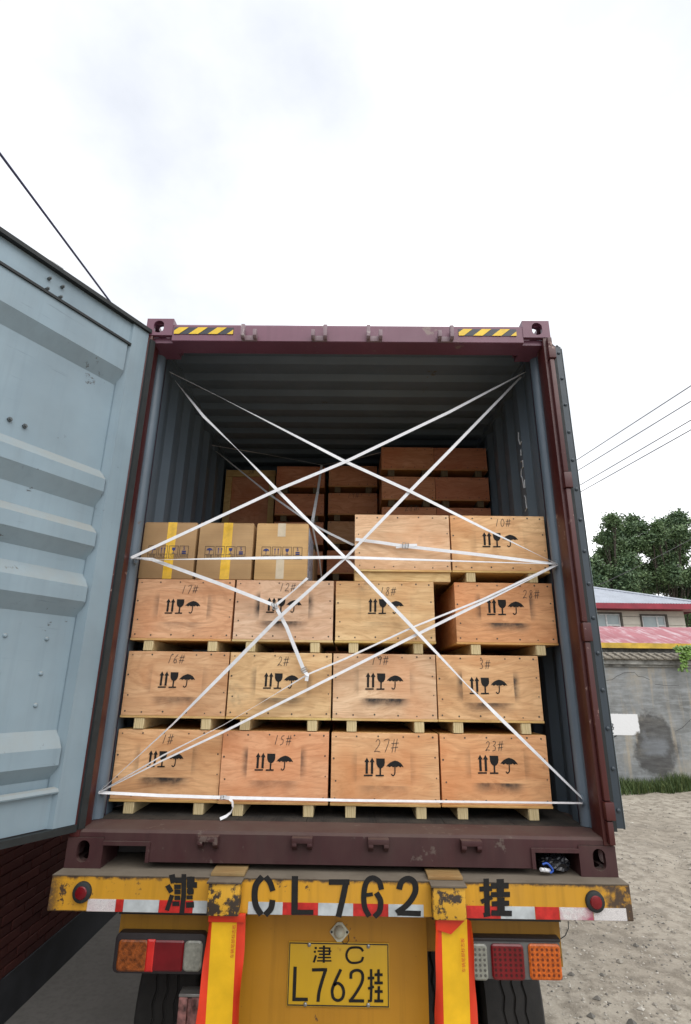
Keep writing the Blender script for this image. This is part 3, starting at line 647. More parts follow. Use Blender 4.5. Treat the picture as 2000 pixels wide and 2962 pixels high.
# tall crates under the deep stacks
def under(x, y, ztop, rows, side):
    zb_ = ztop - (rows - 1) * BP - BH - .066 - .002
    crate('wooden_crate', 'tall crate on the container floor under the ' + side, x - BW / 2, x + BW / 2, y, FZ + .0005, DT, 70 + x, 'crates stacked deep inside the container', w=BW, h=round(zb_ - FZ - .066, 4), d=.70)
under(xa1, ya, 2.668, 3, 'left column of the rear right stack'); under(xa2, ya, 2.668, 3, 'right column of the rear right stack')
under(xb, yb, zb, 5, 'left column of the rear middle stack'); under(xc, yb, zc_, 5, 'right column of the rear middle stack')
# upright framed crate against the left wall
yl = 1.93; pl = lambda px, py: on(1, yl, px, py); xl0, xl1, zt = max(pl(657, 1360).x, -1.168), pl(799, 1364).x, pl(720, 1362).z
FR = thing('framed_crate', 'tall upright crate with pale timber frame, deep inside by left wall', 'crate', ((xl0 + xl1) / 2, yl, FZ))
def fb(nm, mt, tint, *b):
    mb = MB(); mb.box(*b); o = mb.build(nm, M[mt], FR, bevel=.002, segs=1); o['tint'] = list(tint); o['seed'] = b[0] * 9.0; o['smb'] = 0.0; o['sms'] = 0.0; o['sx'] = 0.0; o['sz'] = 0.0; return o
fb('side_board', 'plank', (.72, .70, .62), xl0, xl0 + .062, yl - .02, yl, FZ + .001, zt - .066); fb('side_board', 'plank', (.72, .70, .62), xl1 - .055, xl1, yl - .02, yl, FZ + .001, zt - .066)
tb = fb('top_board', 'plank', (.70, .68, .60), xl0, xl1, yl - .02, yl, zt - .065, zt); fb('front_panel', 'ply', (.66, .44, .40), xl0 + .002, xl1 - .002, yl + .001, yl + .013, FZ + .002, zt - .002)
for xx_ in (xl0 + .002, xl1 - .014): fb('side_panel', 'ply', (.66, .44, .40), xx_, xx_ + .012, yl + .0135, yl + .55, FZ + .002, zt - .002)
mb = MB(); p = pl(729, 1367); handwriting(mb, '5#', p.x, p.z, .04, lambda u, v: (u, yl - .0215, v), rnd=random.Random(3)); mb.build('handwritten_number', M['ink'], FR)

# ------------------------------------------------------------------ cartons on the left of the top row
def carton(label, x0, x1, y, tint, tape, film=False):
    z0 = ROWZ[3] + .003; h = .334; d = .42; t = thing('cardboard_carton', label, 'carton', ((x0 + x1) / 2, y, z0), 0, 'cartons standing on crates 17 and 12')
    xm = (x0 + x1) / 2; w = x1 - x0
    mb = MB(); mb.box(x0, x1, y, y + d, z0, z0 + h - .003); b = mb.build('box_body', M['carton'], t, bevel=.006); b['tint'] = list(tint)
    for a, c_ in ((y + .004, y + d / 2 - .001), (y + d / 2 + .001, y + d - .004)):
        mb = MB(); mb.box(x0 + .004, x1 - .004, a, c_, z0 + h - .0028, z0 + h + .0005); f = mb.build('flap', M['carton'], t); f['tint'] = list(tint)
    if tape:
        mt, tx, tw, parts = tape
        for za, zb_ in parts:
            mb = MB(); mb.box(xm + tx - tw / 2, xm + tx + tw / 2, y - .0012, y + .0005, z0 + za * h, z0 + zb_ * h); mb.build('packing_tape', M[mt], t)
    # printed handling marks: umbrella, arrows, glass, stacking limit, each in a ruled box with a caption
    mb = MB(); pz = z0 + h * .455; s = .0265; gap = .0605; x = xm - .106; yy = y - .0020
    for i in range(4):
        cx = x + gap * (i + .28); to3 = lambda u, v, cx=cx: (cx + u * s, yy, pz + v * s)
        R = [(-.95, 1.5), (.95, 1.5), (.95, -1.2), (-.95, -1.2), (-.95, 1.5)]
        for a, b_ in zip(R[:-1], R[1:]): stroke(mb, [a, b_], .085, to3)
        stroke(mb, [(-.95, -.35), (.95, -.35)], .085, to3)
        def F(*poly): mb.add([to3(*p) for p in poly], [tuple(range(len(poly)))], 1)
        if i == 0: F((-.7, .55), (-.5, .95), (0, 1.15), (.5, .95), (.7, .55), (.3, .65), (0, .5), (-.3, .65)); stroke(mb, [(0, .6), (0, -.1), (-.18, -.12)], .12, to3, 1)
        if i == 1:
            for u in (-.35, .35): F((u - .2, .85), (u, 1.25), (u + .2, .85)); stroke(mb, [(u, .9), (u, -.1)], .12, to3, 1)
        if i == 2: F((-.38, 1.15), (.38, 1.15), (.34, .65), (.1, .4), (-.1, .4), (-.34, .65)); stroke(mb, [(0, .45), (0, -.1)], .12, to3, 1); stroke(mb, [(-.3, -.12), (.3, -.12)], .1, to3, 1)
        if i == 3:
            for q in (-.1, .3): F((-.45, q - .14), (.45, q - .14), (.45, q + .14), (-.45, q + .14))
    pr_ = mb.build('printed_marks', [M['ink'], M['blue_ink']], t)
    text_mesh('5', 'printed_digit', M['blue_ink'], t, (x + gap * 3.28, yy, pz + .97 * s), .027)
    for i, cap in enumerate(('怕湿', '向上', '小心轻放', '堆放极限')): text_mesh(cap, 'printed_caption', M['ink'], t, (x + gap * (i + .28), yy, pz - .78 * s), .0175 if i < 2 else .0105)
    if film: mb = MB(); mb.box(x1 + .0006, x1 + .0024, y + .03, y + d - .03, z0 + .006, z0 + h - .02); mb.build('side_film', M['label_pale'], t)
    return t
carton('brown carton with yellow tape by the container left wall', -1.172, -.862, .262, (.86, .78, .68), ('tape', .01, .052, ((.0, 1.0),)))
carton('brown carton with yellow tape, middle of the three cartons', -.846, -.531, .262, (.98, .90, .79), ('tape', .008, .054, ((.0, 1.0),)))
carton('light carton with clear tape, rightmost of the three cartons', -.513, -.212, .262, (1.36, 1.24, .98), ('tape_clear', -.005, .046, ((.02, .42), (.76, 1.0))), True)
# second rank of cartons behind
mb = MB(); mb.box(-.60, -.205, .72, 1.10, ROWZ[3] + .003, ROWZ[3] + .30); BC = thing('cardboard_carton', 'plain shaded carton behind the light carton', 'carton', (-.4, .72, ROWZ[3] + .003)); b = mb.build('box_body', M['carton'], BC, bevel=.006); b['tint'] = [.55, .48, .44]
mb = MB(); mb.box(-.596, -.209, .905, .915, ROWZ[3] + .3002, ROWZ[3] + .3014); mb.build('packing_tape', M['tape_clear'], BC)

# ------------------------------------------------------------------ white lashing straps
def ribbon(mb, P, w, tw):
    P = [Vector(p) for p in P]; n = len(P); A = []; th = .0011
    for i, p in enumerate(P):
        t = (P[min(i + 1, n - 1)] - P[max(i - 1, 0)]).normalized(); s = t.cross(Vector((0, 1, 0)))
        if s.length < 1e-3: s = Vector((1, 0, 0))
        s.normalize(); nn = t.cross(s).normalized(); a = math.radians(tw[i]); u = s * math.cos(a) - nn * math.sin(a); v = t.cross(u).normalized(); u2 = s * math.cos(a) + nn * math.sin(a); v2 = t.cross(u2).normalized()
        if (v2 * (-1 if v2.y > 0 else 1)).z > (v * (-1 if v.y > 0 else 1)).z: u, v = u2, v2      # the twist turns the webbing's face upwards
        A += [p + u * w / 2 + v * th / 2, p - u * w / 2 + v * th / 2, p - u * w / 2 - v * th / 2, p + u * w / 2 - v * th / 2]
    fs = []
    for i in range(n - 1):
        for k in range(4): fs.append((4 * i + k, 4 * i + (k + 1) % 4, 4 * i + 4 + (k + 1) % 4, 4 * i + 4 + k))
    fs += [(0, 1, 2, 3), (4 * n - 1, 4 * n - 2, 4 * n - 3, 4 * n - 4)]; mb.add(A, fs)
def lerp_path(P, tw, n=10):
    o, t = [], []
    for i in range(len(P) - 1):
        for k in range(n):
            f = k / n; o.append(P[i].lerp(P[i + 1], f)); t.append(tw[i] + (tw[i + 1] - tw[i]) * f)
    o.append(P[-1]); t.append(tw[-1]); return o, t
LM = on(0, -1.158, 379, 1614); RM = on(0, 1.158, 1613, 1632); BL = on(0, -1.158, 286, 2292); BR = on(0, 1.158, 1688, 2312); BR2 = on(0, 1.158, 1688, 2323)
TL = on(0, -1.155, 491, 1076); TL2 = on(0, -1.155, 509, 1103); TR = on(0, 1.155, 1520, 1076); TR2 = on(0, 1.155, 1508, 1090)
def Y(y, px, py): return on(1, y, px, py)
def strap(label, pts, tw, w=.0235, buckles=(), extra=()):
    t = thing('lashing_strap', label, 'strap', tuple(pts[0]), 0, 'white lashing straps across the open doorway')
    w *= .82; mb = MB(); p, a = lerp_path([Vector(q) for q in pts], tw); ribbon(mb, p, w, a); mb.build('webbing', M['strap'], t)
    for q, aw in extra: 
        mb = MB(); p, a = lerp_path([Vector(v) for v in q], aw, 5); ribbon(mb, p, w * .95, a); mb.build('webbing_tail', M['strap'], t)
    for c, ang, bw, bh in buckles:
        ca, sa = math.cos(ang), math.sin(ang); c = Vector(c)
        R = [(-bw, -bh), (bw, -bh), (bw, bh), (-bw, bh), (-bw, -bh)]
        mb = MB(); mb.tube([c + Vector((x * ca - z * sa, -.004, x * sa + z * ca)) for x, z in R], .0024, 6); 
        mb.tube([c + Vector((x * ca - z * sa, -.006, x * sa + z * ca)) for x, z in ((0, -bh), (0, bh))], .0022, 6); mb.build('wire_buckle', M['zinc'], t)
    return t
KN = Y(.165, 1000, 1613)
strap('white strap from upper left ring through centre knot to lower right', [TL2, Y(.26, 590, 1205), Y(.225, 690, 1302), Y(.20, 800, 1415), Y(.168, 997, 1611), Y(.19, 1180, 1800), Y(.20, 1350, 1980), Y(.17, 1440, 2070), BR], [80, 25, 78, 15, 30, 10, 65, 20, 60])
strap('white strap from upper right ring to left ring at carton height', [TR, Y(.25, 1300, 1192), Y(.20, 1001, 1335), Y(.18, 803, 1417), LM], [55, 10, 5, 5, 20])
strap('white strap from upper right ring through centre knot to lower left', [TR2, Y(.24, 1300, 1305), Y(.21, 1187, 1420), Y(.166, 1003, 1611), Y(.19, 803, 1790), Y(.20, 660, 1935), Y(.17, 500, 2095), BL], [45, 12, 5, 40, 5, 8, 60, 82])
strap('white strap from upper left ring to right ring at crate 10', [TL, Y(.26, 640, 1150), Y(.203, 1001, 1336), Y(.20, 1187, 1421), Y(.18, 1400, 1528), RM], [84, 70, 5, 5, 30, 78])
strap('horizontal white strap at carton height through the centre knot', [LM, Y(.145, 460, 1619), Y(.16, 760, 1614), Y(.164, 1000, 1612), Y(.16, 1300, 1622), RM], [70, 75, 20, 15, 50, 72], .022)
RING = Y(.215, 797, 1752)
strap('white strap from left ring slanting down to wire buckle on crate 2', [LM, Y(.16, 440, 1618), Y(.20, 640, 1690), RING, Y(.21, 830, 1815), Y(.215, 879, 1937)], [60, 15, 5, 15, 10, 5], buckles=((Y(.212, 881, 1938), math.radians(-62), .011, .016), (Y(.21, 795, 1753), math.radians(20), .012, .017)),
      extra=(((Y(.212, 879, 1938), Y(.205, 890, 1953), Y(.20, 887, 1970)), (5, 20, 10)),))
strap('short white strap from carton corner down to slanting strap ring', [Y(.245, 890, 1672), Y(.225, 846, 1712), RING], [20, 60, 10], .020)
strap('upper of two white straps from lower left up to right ring', [BL, Y(.19, 470, 2186), Y(.215, 645, 2098), Y(.225, 760, 2030), Y(.225, 890, 1951), Y(.215, 1000, 1905), Y(.20, 1195, 1814), Y(.18, 1396, 1734), RM], [80, 60, 80, 84, 55, 50, 50, 45, 40], .018)
strap('lower of two white straps from lower left up to right ring', [BL, Y(.185, 470, 2200), Y(.21, 647, 2117), Y(.222, 959, 1960), Y(.205, 1209, 1834), Y(.175, 1420, 1730), RM], [75, 62, 48, 35, 25, 20, 40], .0205)
strap('horizontal white strap along the bottom row of crates', [BL, Y(.20, 460, 2301), Y(.225, 648, 2307), Y(.225, 1000, 2315), Y(.21, 1400, 2320), BR2], [50, 35, 30, 50, 65, 72], .019, buckles=((Y(.222, 648, 2306), .02, .014, .008),),
      extra=((tuple(Y(.215 - .01 * i, px, py) for i, (px, py) in enumerate(((648, 2306), (664, 2309), (673, 2320), (674, 2337), (668, 2350), (655, 2361), (637, 2369)))), (15, 20, 65, 75, 60, 40, 30)),))
strap('white strap with wire buckle across the unstencilled top crate', [Y(.243, 1029, 1560), Y(.24, 1100, 1569), Y(.235, 1173, 1580), Y(.20, 1400, 1606), RM], [5, 8, 5, 8, 30], .0235, buckles=((Y(.232, 1173, 1579), -.1, .016, .017),),
      extra=(((Y(.238, 1146, 1582), Y(.234, 1175, 1578), Y(.230, 1207, 1577)), (10, 5, 15)),))
DLA = on(0, -1.165, 613, 1288); DLB = on(0, -1.165, 627, 1306)
TOPK = Y(1.66, 931, 1345); CORN = Y(.80, 903, 1516)
strap('shaded strap from deep left wall up over rear crates', [DLA, Y(1.58, 770, 1314), TOPK, Y(1.50, 1010, 1333), Y(1.38, 1104, 1308)], [82, 76, 60, 76, 80], .020)
strap('white strap hanging from rear crates to carton corner', [TOPK, Y(1.30, 920, 1420), CORN], [15, 20, 10], .026, buckles=((Y(.82, 906, 1508), .1, .012, .016),))
strap('shaded strap from deep left wall to carton corner', [DLB, Y(1.2, 780, 1430), CORN, Y(.62, 960, 1546), Y(.45, 1024, 1577)], [60, 30, 30, 20, 25], .022)
strap('thin shaded strap slanting behind the light carton', [CORN + Vector((.004, 0, -.01)), Y(.95, 925, 1620), Y(1.05, 931, 1672)], [50, 60, 60], .022)

# ------------------------------------------------------------------ semi-trailer
TR_ = thing('semi_trailer', 'yellow container trailer with spray-painted number carrying the maroon container', 'trailer', (0, 0, GZ))
YB = -.083
mb = MB(); mb.prism([(YB, -.128), (YB + .004, -.133), (YB + .05, -.133), (YB + .05, -.010), (.25, -.010), (.25, -.004), (YB + .002, -.004), (YB, -.007)], 0, -1.222, 1.222); beam = mb.build('rear_beam', M['yellow'], TR_)
mb = MB(); mb.box(-1.222, 1.222, YB - .003, .30, -.0035, -.0005); mb.build('deck_plate', M['deck'], TR_)
# reflective tape
def on_b(px, py, y=YB - .0015): return on(1, y, px, py)
segs_ = [(252, 333, 't_honey', .15), (333.6, 345, 't_red', 0), (345.5, 355.5, 't_red', 0), (356, 458.8, 't_white', 0), (459.3, 557.6, 't_red', 0), (558, 603, 't_white', 0), (718, 817.6, 't_white', 0), (818, 920.3, 't_red', 0), (921, 1021.8, 't_white', 0), (1022.2, 1123.8, 't_red', 0), (1124.2, 1226, 't_white', 0),
         (1349.5, 1447.4, 't_red', 0), (1447.8, 1547.6, 't_white', 0), (1548, 1618, 't_red', 0), (1618.6, 1715.6, 't_honey', .9), (1716, 1812, 't_honey', .0)]
for a, b_, mt, pk in segs_:
    xa, xb_ = on_b(a, 2625).x, on_b(b_, 2635).x; mb = MB(); mb.box(xa, xb_, YB - .0012, YB + .001, -.1305, -.0865); o = mb.build('reflective_tape', M[mt], beam); o['pink'] = pk
# spray-painted number, one part for each character
CH = {c_: MB() for c_ in 'jCL762g'}
pz1 = lambda u, v: on_b(140 + u / 2.705, 2480 + v / 2.705, YB - .0030); pz2 = lambda u, v: on_b(700 + u / 2.705, 2480 + v / 2.705, YB - .0030); pz3 = lambda u, v: on_b(1240 + u / 2.615, 2480 + v / 2.615, YB - .0030)
for pts, w_ in (([(968, 140), (980, 195)], 46), ([(935, 222), (962, 268)], 40), ([(968, 298), (930, 412)], 34), ([(1062, 135), (1060, 300), (1046, 432)], 38), ([(1000, 180), (1040, 180)], 42), ([(990, 230), (1034, 230)], 36), ([(992, 270), (1032, 270)], 36), ([(992, 316), (1030, 316)], 34), ([(976, 362), (1024, 362)], 36),
                ([(1095, 175), (1140, 175)], 50), ([(1105, 155), (1115, 285)], 42), ([(1090, 215), (1160, 215)], 46), ([(1090, 265), (1135, 265)], 36), ([(1086, 312), (1128, 312)], 30), ([(1084, 372), (1136, 370)], 44)): stroke(CH['j'], pts, w_, pz1)
for pts, w_ in (([(158, 155), (112, 215), (100, 300), (112, 380), (150, 445)], 48), ([(190, 155), (222, 200), (242, 258)], 44), ([(240, 338), (228, 400), (186, 448)], 46), ([(416, 152), (412, 440)], 50), ([(395, 430), (556, 430)], 40), ([(686, 193), (838, 193)], 44), ([(818, 180), (795, 300), (757, 462)], 46),
                ([(1092, 248), (1075, 190), (1022, 160), (975, 195), (955, 290), (962, 390), (996, 458)], 42), ([(975, 295), (1022, 288)], 30), ([(1055, 282), (1086, 340), (1078, 420), (1040, 462)], 44), ([(1232, 245), (1252, 190), (1305, 166), (1352, 200), (1356, 275), (1300, 365), (1215, 432)], 46), ([(1222, 434), (1396, 440)], 42)):
    u_ = pts[0][0]; stroke(CH['C' if u_ < 300 else 'L' if u_ < 600 else '7' if u_ < 900 else '6' if u_ < 1150 else '2'], smooth_pts(pts, 4) if len(pts) > 2 else pts, w_, pz2)
for pts, w_ in (([(436, 165), (442, 300), (446, 440)], 42), ([(390, 240), (476, 236)], 38), ([(402, 335), (478, 302)], 34), ([(420, 436), (464, 428)], 34), ([(542, 170), (545, 290)], 56), ([(478, 216), (602, 214)], 44), ([(478, 282), (612, 280)], 40), ([(548, 310), (550, 430)], 56), ([(484, 352), (606, 346)], 40), ([(480, 420), (626, 424)], 42)): stroke(CH['g'], pts, w_, pz3)
for c_ in 'jCL762g': CH[c_].build('painted_character', M['black'], beam)
# stake blocks with wooden wedges on top
for x0, x1 in ((-.541, -.409), (.385, .521)):
    mb = MB(); mb.box(x0, x1, -.142, YB - .004, -.121, -.006); blk = mb.build('stake_pocket', M['yellow_worn'], TR_, bevel=.008)
    mb = MB(); mb.box(x0 - .006, x1 + .006, -.150, YB - .0035, -.0055, .002); mb.build('pocket_cap', M['deck'], blk, bevel=.002)
    mb = MB(); mb.box(x0 - .008, x1 + .004, -.075, .045, .0005, .014); w_ = mb.build('wood_wedge', M['plank'], TR_, bevel=.002); w_['tint'] = [.42, .42, .40]; w_['seed'] = x0; w_['smb'] = 0.; w_['sms'] = 0.; w_['sx'] = 0.; w_['sz'] = 0.
# round marker lamps
for cx, cz in ((-1.084, -.062), (1.069, -.063)):
    mb = MB(); n = 24
    mb.tube([(cx, YB - .001, cz), (cx, YB - .012, cz), (cx, YB - .016, cz)], [.040, .038, .030], n); rim = mb.build('marker_lamp', M['rubber'], TR_, smooth=True)
    mb = MB(); mb.tube([(cx, YB - .0165, cz), (cx, YB - .021, cz), (cx, YB - .023, cz)], [.025, .022, .010], n); mb.build('lens', M['lens_red'], rim, smooth=True)
# number board and plate
mb = MB(); mb.box(-.425, .387, .105, .125, -.92, -.14); mb.build('number_board', M['yellow_board'], TR_)
mb = MB(); mb.box(-.425, .387, -.02, .104, -.150, -.136); mb.build('board_bracket', M['yellow_dark'], TR_)
pp = lambda u, v, y=.0985: on(1, y, 800 + u / 4.358, 2650 + v / 4.358)
A, B_, C_, D_ = pp(168, 318), pp(1400, 340), pp(1418, 1165), pp(122, 1140)
cx, cz = (A.x + C_.x) / 2, (A.z + C_.z) / 2; hw, hh = .22, .115
mb = MB(); mb.box(cx - hw, cx + hw, .0990, .1035, cz - hh, cz + hh); plate = mb.build('number_plate', M['plate_yellow'], TR_, bevel=.0012)
mb = MB()
for b in ((cx - hw + .003, cx + hw - .003, cz + hh - .007, cz + hh - .003), (cx - hw + .003, cx + hw - .003, cz - hh + .003, cz - hh + .007), (cx - hw + .003, cx - hw + .007, cz - hh + .0072, cz + hh - .0072), (cx + hw - .007, cx + hw - .003, cz - hh + .0072, cz + hh - .0072)): mb.box(b[0], b[1], .0975, .0988, b[2], b[3])
mb.build('plate_rim', M['housing'], plate)
def pl_(u, v): 
    q = pp(u, v); return (q.x, .0978, q.z)
mb = MB()
for pts, w_ in (([(497, 390), (497, 412)], 26), ([(485, 438), (485, 458)], 24), ([(500, 495), (472, 580)], 24), ([(540, 402), (678, 402)], 18), ([(522, 440), (692, 440)], 18), ([(540, 480), (678, 480)], 18), ([(525, 520), (688, 520)], 17), ([(515, 562), (692, 562)], 17), ([(600, 372), (598, 582)], 24), ([(672, 395), (670, 488)], 22),
                ([(1092, 438), (1062, 402), (1000, 392), (930, 402), (897, 440), (884, 490), (898, 545), (945, 584), (1020, 584), (1074, 562), (1092, 515)], 26), ([(238, 640), (222, 1062)], 38), ([(215, 1046), (392, 1048)], 40), ([(455, 675), (636, 672)], 36), ([(622, 672), (575, 820), (540, 950), (526, 1072)], 36),
                ([(812, 672), (752, 800), (712, 900), (704, 960), (722, 1032), (776, 1060), (830, 1032), (850, 955), (828, 880), (775, 842), (728, 866)], 33), ([(940, 782), (945, 712), (1000, 680), (1062, 692), (1090, 752), (1075, 840), (1005, 965), (928, 1072)], 33), ([(918, 1064), (1102, 1066)], 36),
                ([(1194, 668), (1198, 900), (1192, 1070)], 28), ([(1158, 1064), (1195, 1066)], 26), ([(1156, 778), (1230, 776)], 32), ([(1160, 910), (1226, 886)], 30), ([(1288, 670), (1288, 840)], 28), ([(1242, 735), (1336, 735)], 32), ([(1240, 838), (1338, 838)], 32), ([(1292, 882), (1290, 1065)], 28), ([(1244, 946), (1336, 946)], 32), ([(1238, 1064), (1344, 1066)], 34)):
    stroke(mb, smooth_pts(pts, 4) if len(pts) > 3 else pts, w_ * 1.12, pl_)
mb.build('plate_lettering', M['black'], plate)
for u, v in ((415, 358), (1160, 378), (364, 1110), (1158, 1118)):
    q = pp(u, v); mb = MB(); mb.tube([(q.x, .0985, q.z), (q.x, .094, q.z), (q.x, .092, q.z)], [.0085, .0075, .004], 12); mb.build('plate_screw', M['zinc'], plate, smooth=True)
q = pp(795, 200); mb = MB()
dia = [(q.x + x, q.z + z) for x, z in ((-.043, 0), (-.037, -.008), (-.010, -.036), (.010, -.036), (.037, -.008), (.043, 0), (.037, .008), (.010, .036), (-.010, .036), (-.037, .008))]
mb.prism(dia, 1, .098, .1045); pl2 = mb.build('plate_lamp', M['lamp_white'], TR_)
mb = MB(); ns = 12
rings = [(.025 * math.cos(a), .030 * math.sin(a)) for a in [i * math.pi / 2 / 5 for i in range(6)]]
mb.tube([(q.x, .0978 - d_, q.z + .001) for r_, d_ in rings], [max(r_, .001) for r_, d_ in rings], 20); mb.build('lamp_dome', M['lamp_white'], pl2, smooth=True)
for s in (-1, 1): mb = MB(); mb.tube([(q.x + s * .034, .0979, q.z), (q.x + s * .034, .0955, q.z)], .005, 8); mb.build('lamp_screw', M['steel_dark'], pl2)
mb = MB(); mb.tube([pp(820, 312, .10), pp(850, 345, .094), pp(890, 340, .092), pp(915, 300, .094), pp(908, 240, .10)], .0016, 5); mb.build('lamp_wire', M['rubber'], pl2)
# lamp boards and tail-light clusters
for s in (-1, 1):
    a, b = sorted((s * .545, s * .952)); mb = MB(); mb.box(a, b, .035, .052, -.34, -.172); mb.build('lamp_board', M['yellow_dark'], TR_)
    mb = MB(); a2, b2 = sorted((s * .40, s * .952)); mb.box(a2, b2, .010, .20, -.171, -.160); mb.build('lamp_bracket', M['steel_dark'], TR_)
def rrect(x0, x1, z0, z1, r, n=5):
    out = []
    for cx_, cz_, a0 in ((x1 - r, z1 - r, 0), (x0 + r, z1 - r, 90), (x0 + r, z0 + r, 180), (x1 - r, z0 + r, 270)):
        for i in range(n + 1): a = math.radians(a0 + 90 * i / n); out.append((cx_ + r * math.cos(a), cz_ + r * math.sin(a)))
    return out
def lens(par, name, mat, x0, x1, z0, z1, y0, y1, r=.014, dots=None, dm=None):
    mb = MB(); o_ = rrect(x0, x1, z0, z1, r); i_ = rrect(x0 + .006, x1 - .006, z0 + .006, z1 - .006, max(r - .005, .003)); n = len(o_)
    mb.add([(x, y1, z) for x, z in o_] + [(x, y0 + .004, z) for x, z in o_] + [(x, y0, z) for x, z in i_], [(i, (i + 1) % n, n + (i + 1) % n, n + i) for i in range(n)] + [(n + i, n + (i + 1) % n, 2 * n + (i + 1) % n, 2 * n + i) for i in range(n)] + [tuple(range(2 * n, 3 * n))])
    o = mb.build(name, mat, par, smooth=False)
    if dots:
        cols, rows, ax0, ax1, az0, az1 = dots; mb = MB()
        for i in range(cols):
            for j in range(rows):
                cx_ = ax0 + (ax1 - ax0) * i / (cols - 1); cz_ = az0 + (az1 - az0) * j / (rows - 1); mb.tube([(cx_, y0 + .001, cz_), (cx_, y0 - .0012, cz_)], .0052, 10)
        d_ = mb.build('lens_cells', dm, par, kind='stuff'); 
    return o
pz5 = lambda u, v, y=-.012: on(1, y, 300 + u / 3.649, 2650 + v / 3.649)
pz6 = lambda u, v, y=-.012: on(1, y, 1230 + u / 3.649, 2650 + v / 3.649)
tl, br = pz5(150, 195), pz5(1050, 625); xs0, xs1, zs0, zs1 = tl.x, br.x, br.z, tl.z
mb = MB(); o_ = rrect(xs0 - .008, xs1, zs0, zs1 + .006, .022); mb.prism(o_, 1, -.008, .034); LA = mb.build('tail_light', M['housing'], TR_, bevel=.004); LA['label'] = 'dark tail light cluster with amber, red and clear lenses'
def seg5(u0, u1, v0, v1): a, b = pz5(u0, v0), pz5(u1, v1); return a.x, b.x, b.z, a.z
lens(LA, 'amber_lens', M['lens_amber_old'], *seg5(165, 440, 250, 590), -.014, -.007); lens(LA, 'reflector_strip', M['lens_redbright'], *seg5(465, 515, 245, 590), -.016, -.007, .003); lens(LA, 'red_lens', M['lens_red'], *seg5(535, 825, 255, 590), -.014, -.007, .008); lens(LA, 'clear_lens', M['lens_clear'], *seg5(860, 1025, 260, 590), -.015, -.007, .018)
tl, br = pz6(490, 270), pz6(1455, 685); mb = MB(); mb.box(tl.x - .004, br.x + .004, -.006, .034, br.z - .002, tl.z + .002); RA = mb.build('tail_light', M['housing_grey'], TR_, bevel=.006); RA['label'] = 'grey tail light cluster with dotted clear, red and amber lenses'
def seg6(u0, u1, v0, v1): a, b = pz6(u0, v0), pz6(u1, v1); return a.x, b.x, b.z, a.z
for nm, mt, hm, u0, u1, cols in (('clear_lens', 'lens_clear', 'lens_clear_hole', 492, 672, 3), ('red_lens', 'lens_red', 'lens_red_hole', 692, 1062, 6), ('amber_lens', 'lens_amber', 'lens_amber_hole', 1085, 1455, 6)):
    x0, x1, z0, z1 = seg6(u0, u1, 292, 680); m_ = .012 if cols == 6 else .010
    lens(RA, nm, M[mt], x0, x1, z0, z1, -.016, -.005, .014, (cols, 6, x0 + m_ + .003, x1 - m_ - .003, z0 + .018, z1 - .018), M[hm])
mb = MB(); a, b = pz6(480, 225), pz6(1430, 280); mb.box(a.x, b.x, -.014, .034, b.z + .001, a.z); mb.build('lamp_hood', M['housing'], TR_, bevel=.004)
mb = MB(); mb.tube([on(1, -.04, *p) for p in ((1644, 2664), (1645, 2685), (1636, 2706), (1622, 2716))], .0018, 5); mb.build('loose_wire', M['rubber'], TR_)
# marker boards: red-edged yellow reflective sheets hanging under the stake pockets
def sheet(cols, z0, z1, ph, label):
    """cols: (x at top, x at bottom) for the five edges; wavy hanging sheet, one part for each strip"""
    par = None; nz_ = 26
    for i, mt in enumerate(('b_red', 'b_yel', 'b_red')):
        mb = MB(); vs = []
        for t in (0, -.002):
            for j in range(nz_ + 1):
                f = j / nz_; z = z0 + (z1 - z0) * f
                for kx in range(5):
                    g = kx / 4; xa = cols[i][0] + (cols[i][1] - cols[i][0]) * f; xb_ = cols[i + 1][0] + (cols[i + 1][1] - cols[i + 1][0]) * f; x = xa + (xb_ - xa) * g
                    edge = (abs(i + g - 1.5) / 1.5) ** 3
                    if i != 1: x += .0022 * math.sin(11 * f * 2 + ph + i * 2) * (g if i == 2 else 1 - g)
                    y = -.100 - .010 * math.sin(f * 5 + ph) * (.4 + edge) + .016 * edge * math.sin(f * 9 + ph * 2) - t
                    vs.append((x, y, z))
        n1 = (nz_ + 1) * 5; fs = []
        for j in range(nz_):
            for kx in range(4): a = j * 5 + kx; fs += [(a, a + 1, a + 6, a + 5), (n1 + a, n1 + a + 5, n1 + a + 6, n1 + a + 1)]
        for j in range(nz_): fs += [(j * 5, j * 5 + 5, n1 + j * 5 + 5, n1 + j * 5), (j * 5 + 4, n1 + j * 5 + 4, n1 + j * 5 + 9, j * 5 + 9)]
        mb.add(vs, fs); o = mb.build('red_edge' if i != 1 else 'marker_board', M[mt], TR_, smooth=True)
        if i == 1: par = o; o['label'] = label
    return par
xl = lambda px, py: on(1, -.1, px, py).x
S1 = sheet([(xl(604, 2665), xl(578, 2962) - .03), (xl(613, 2675), xl(603, 2962) - .003), (xl(685, 2675), xl(679, 2962)), (xl(712, 2660), xl(698, 2962) - .01)], -.128, -.98, .4, 'left yellow reflective board with red edges')
S2 = sheet([(xl(1258, 2666), xl(1254, 2962)), (xl(1278, 2690), xl(1281, 2962)), (xl(1352, 2690), xl(1357, 2962)), (xl(1353, 2690) + .012, xl(1388, 2962) + .02)], -.128, -.98, 2.0, 'right yellow reflective board with red edges')
mb = MB(); a, b = xl(604, 2660), xl(710, 2660); mb.box(a, b, -.110, -.092, -.152, -.1225); mb.build('red_fold', M['b_red'], TR_, bevel=.003)
mb = MB(); a, b = xl(1258, 2666), xl(1350, 2666); mb.prism([(a, -.123), (b - .004, -.123), (a + .062, -.176), (a, -.160)], 1, -.117, -.112); mb.build('red_fold', M['b_red'], TR_)
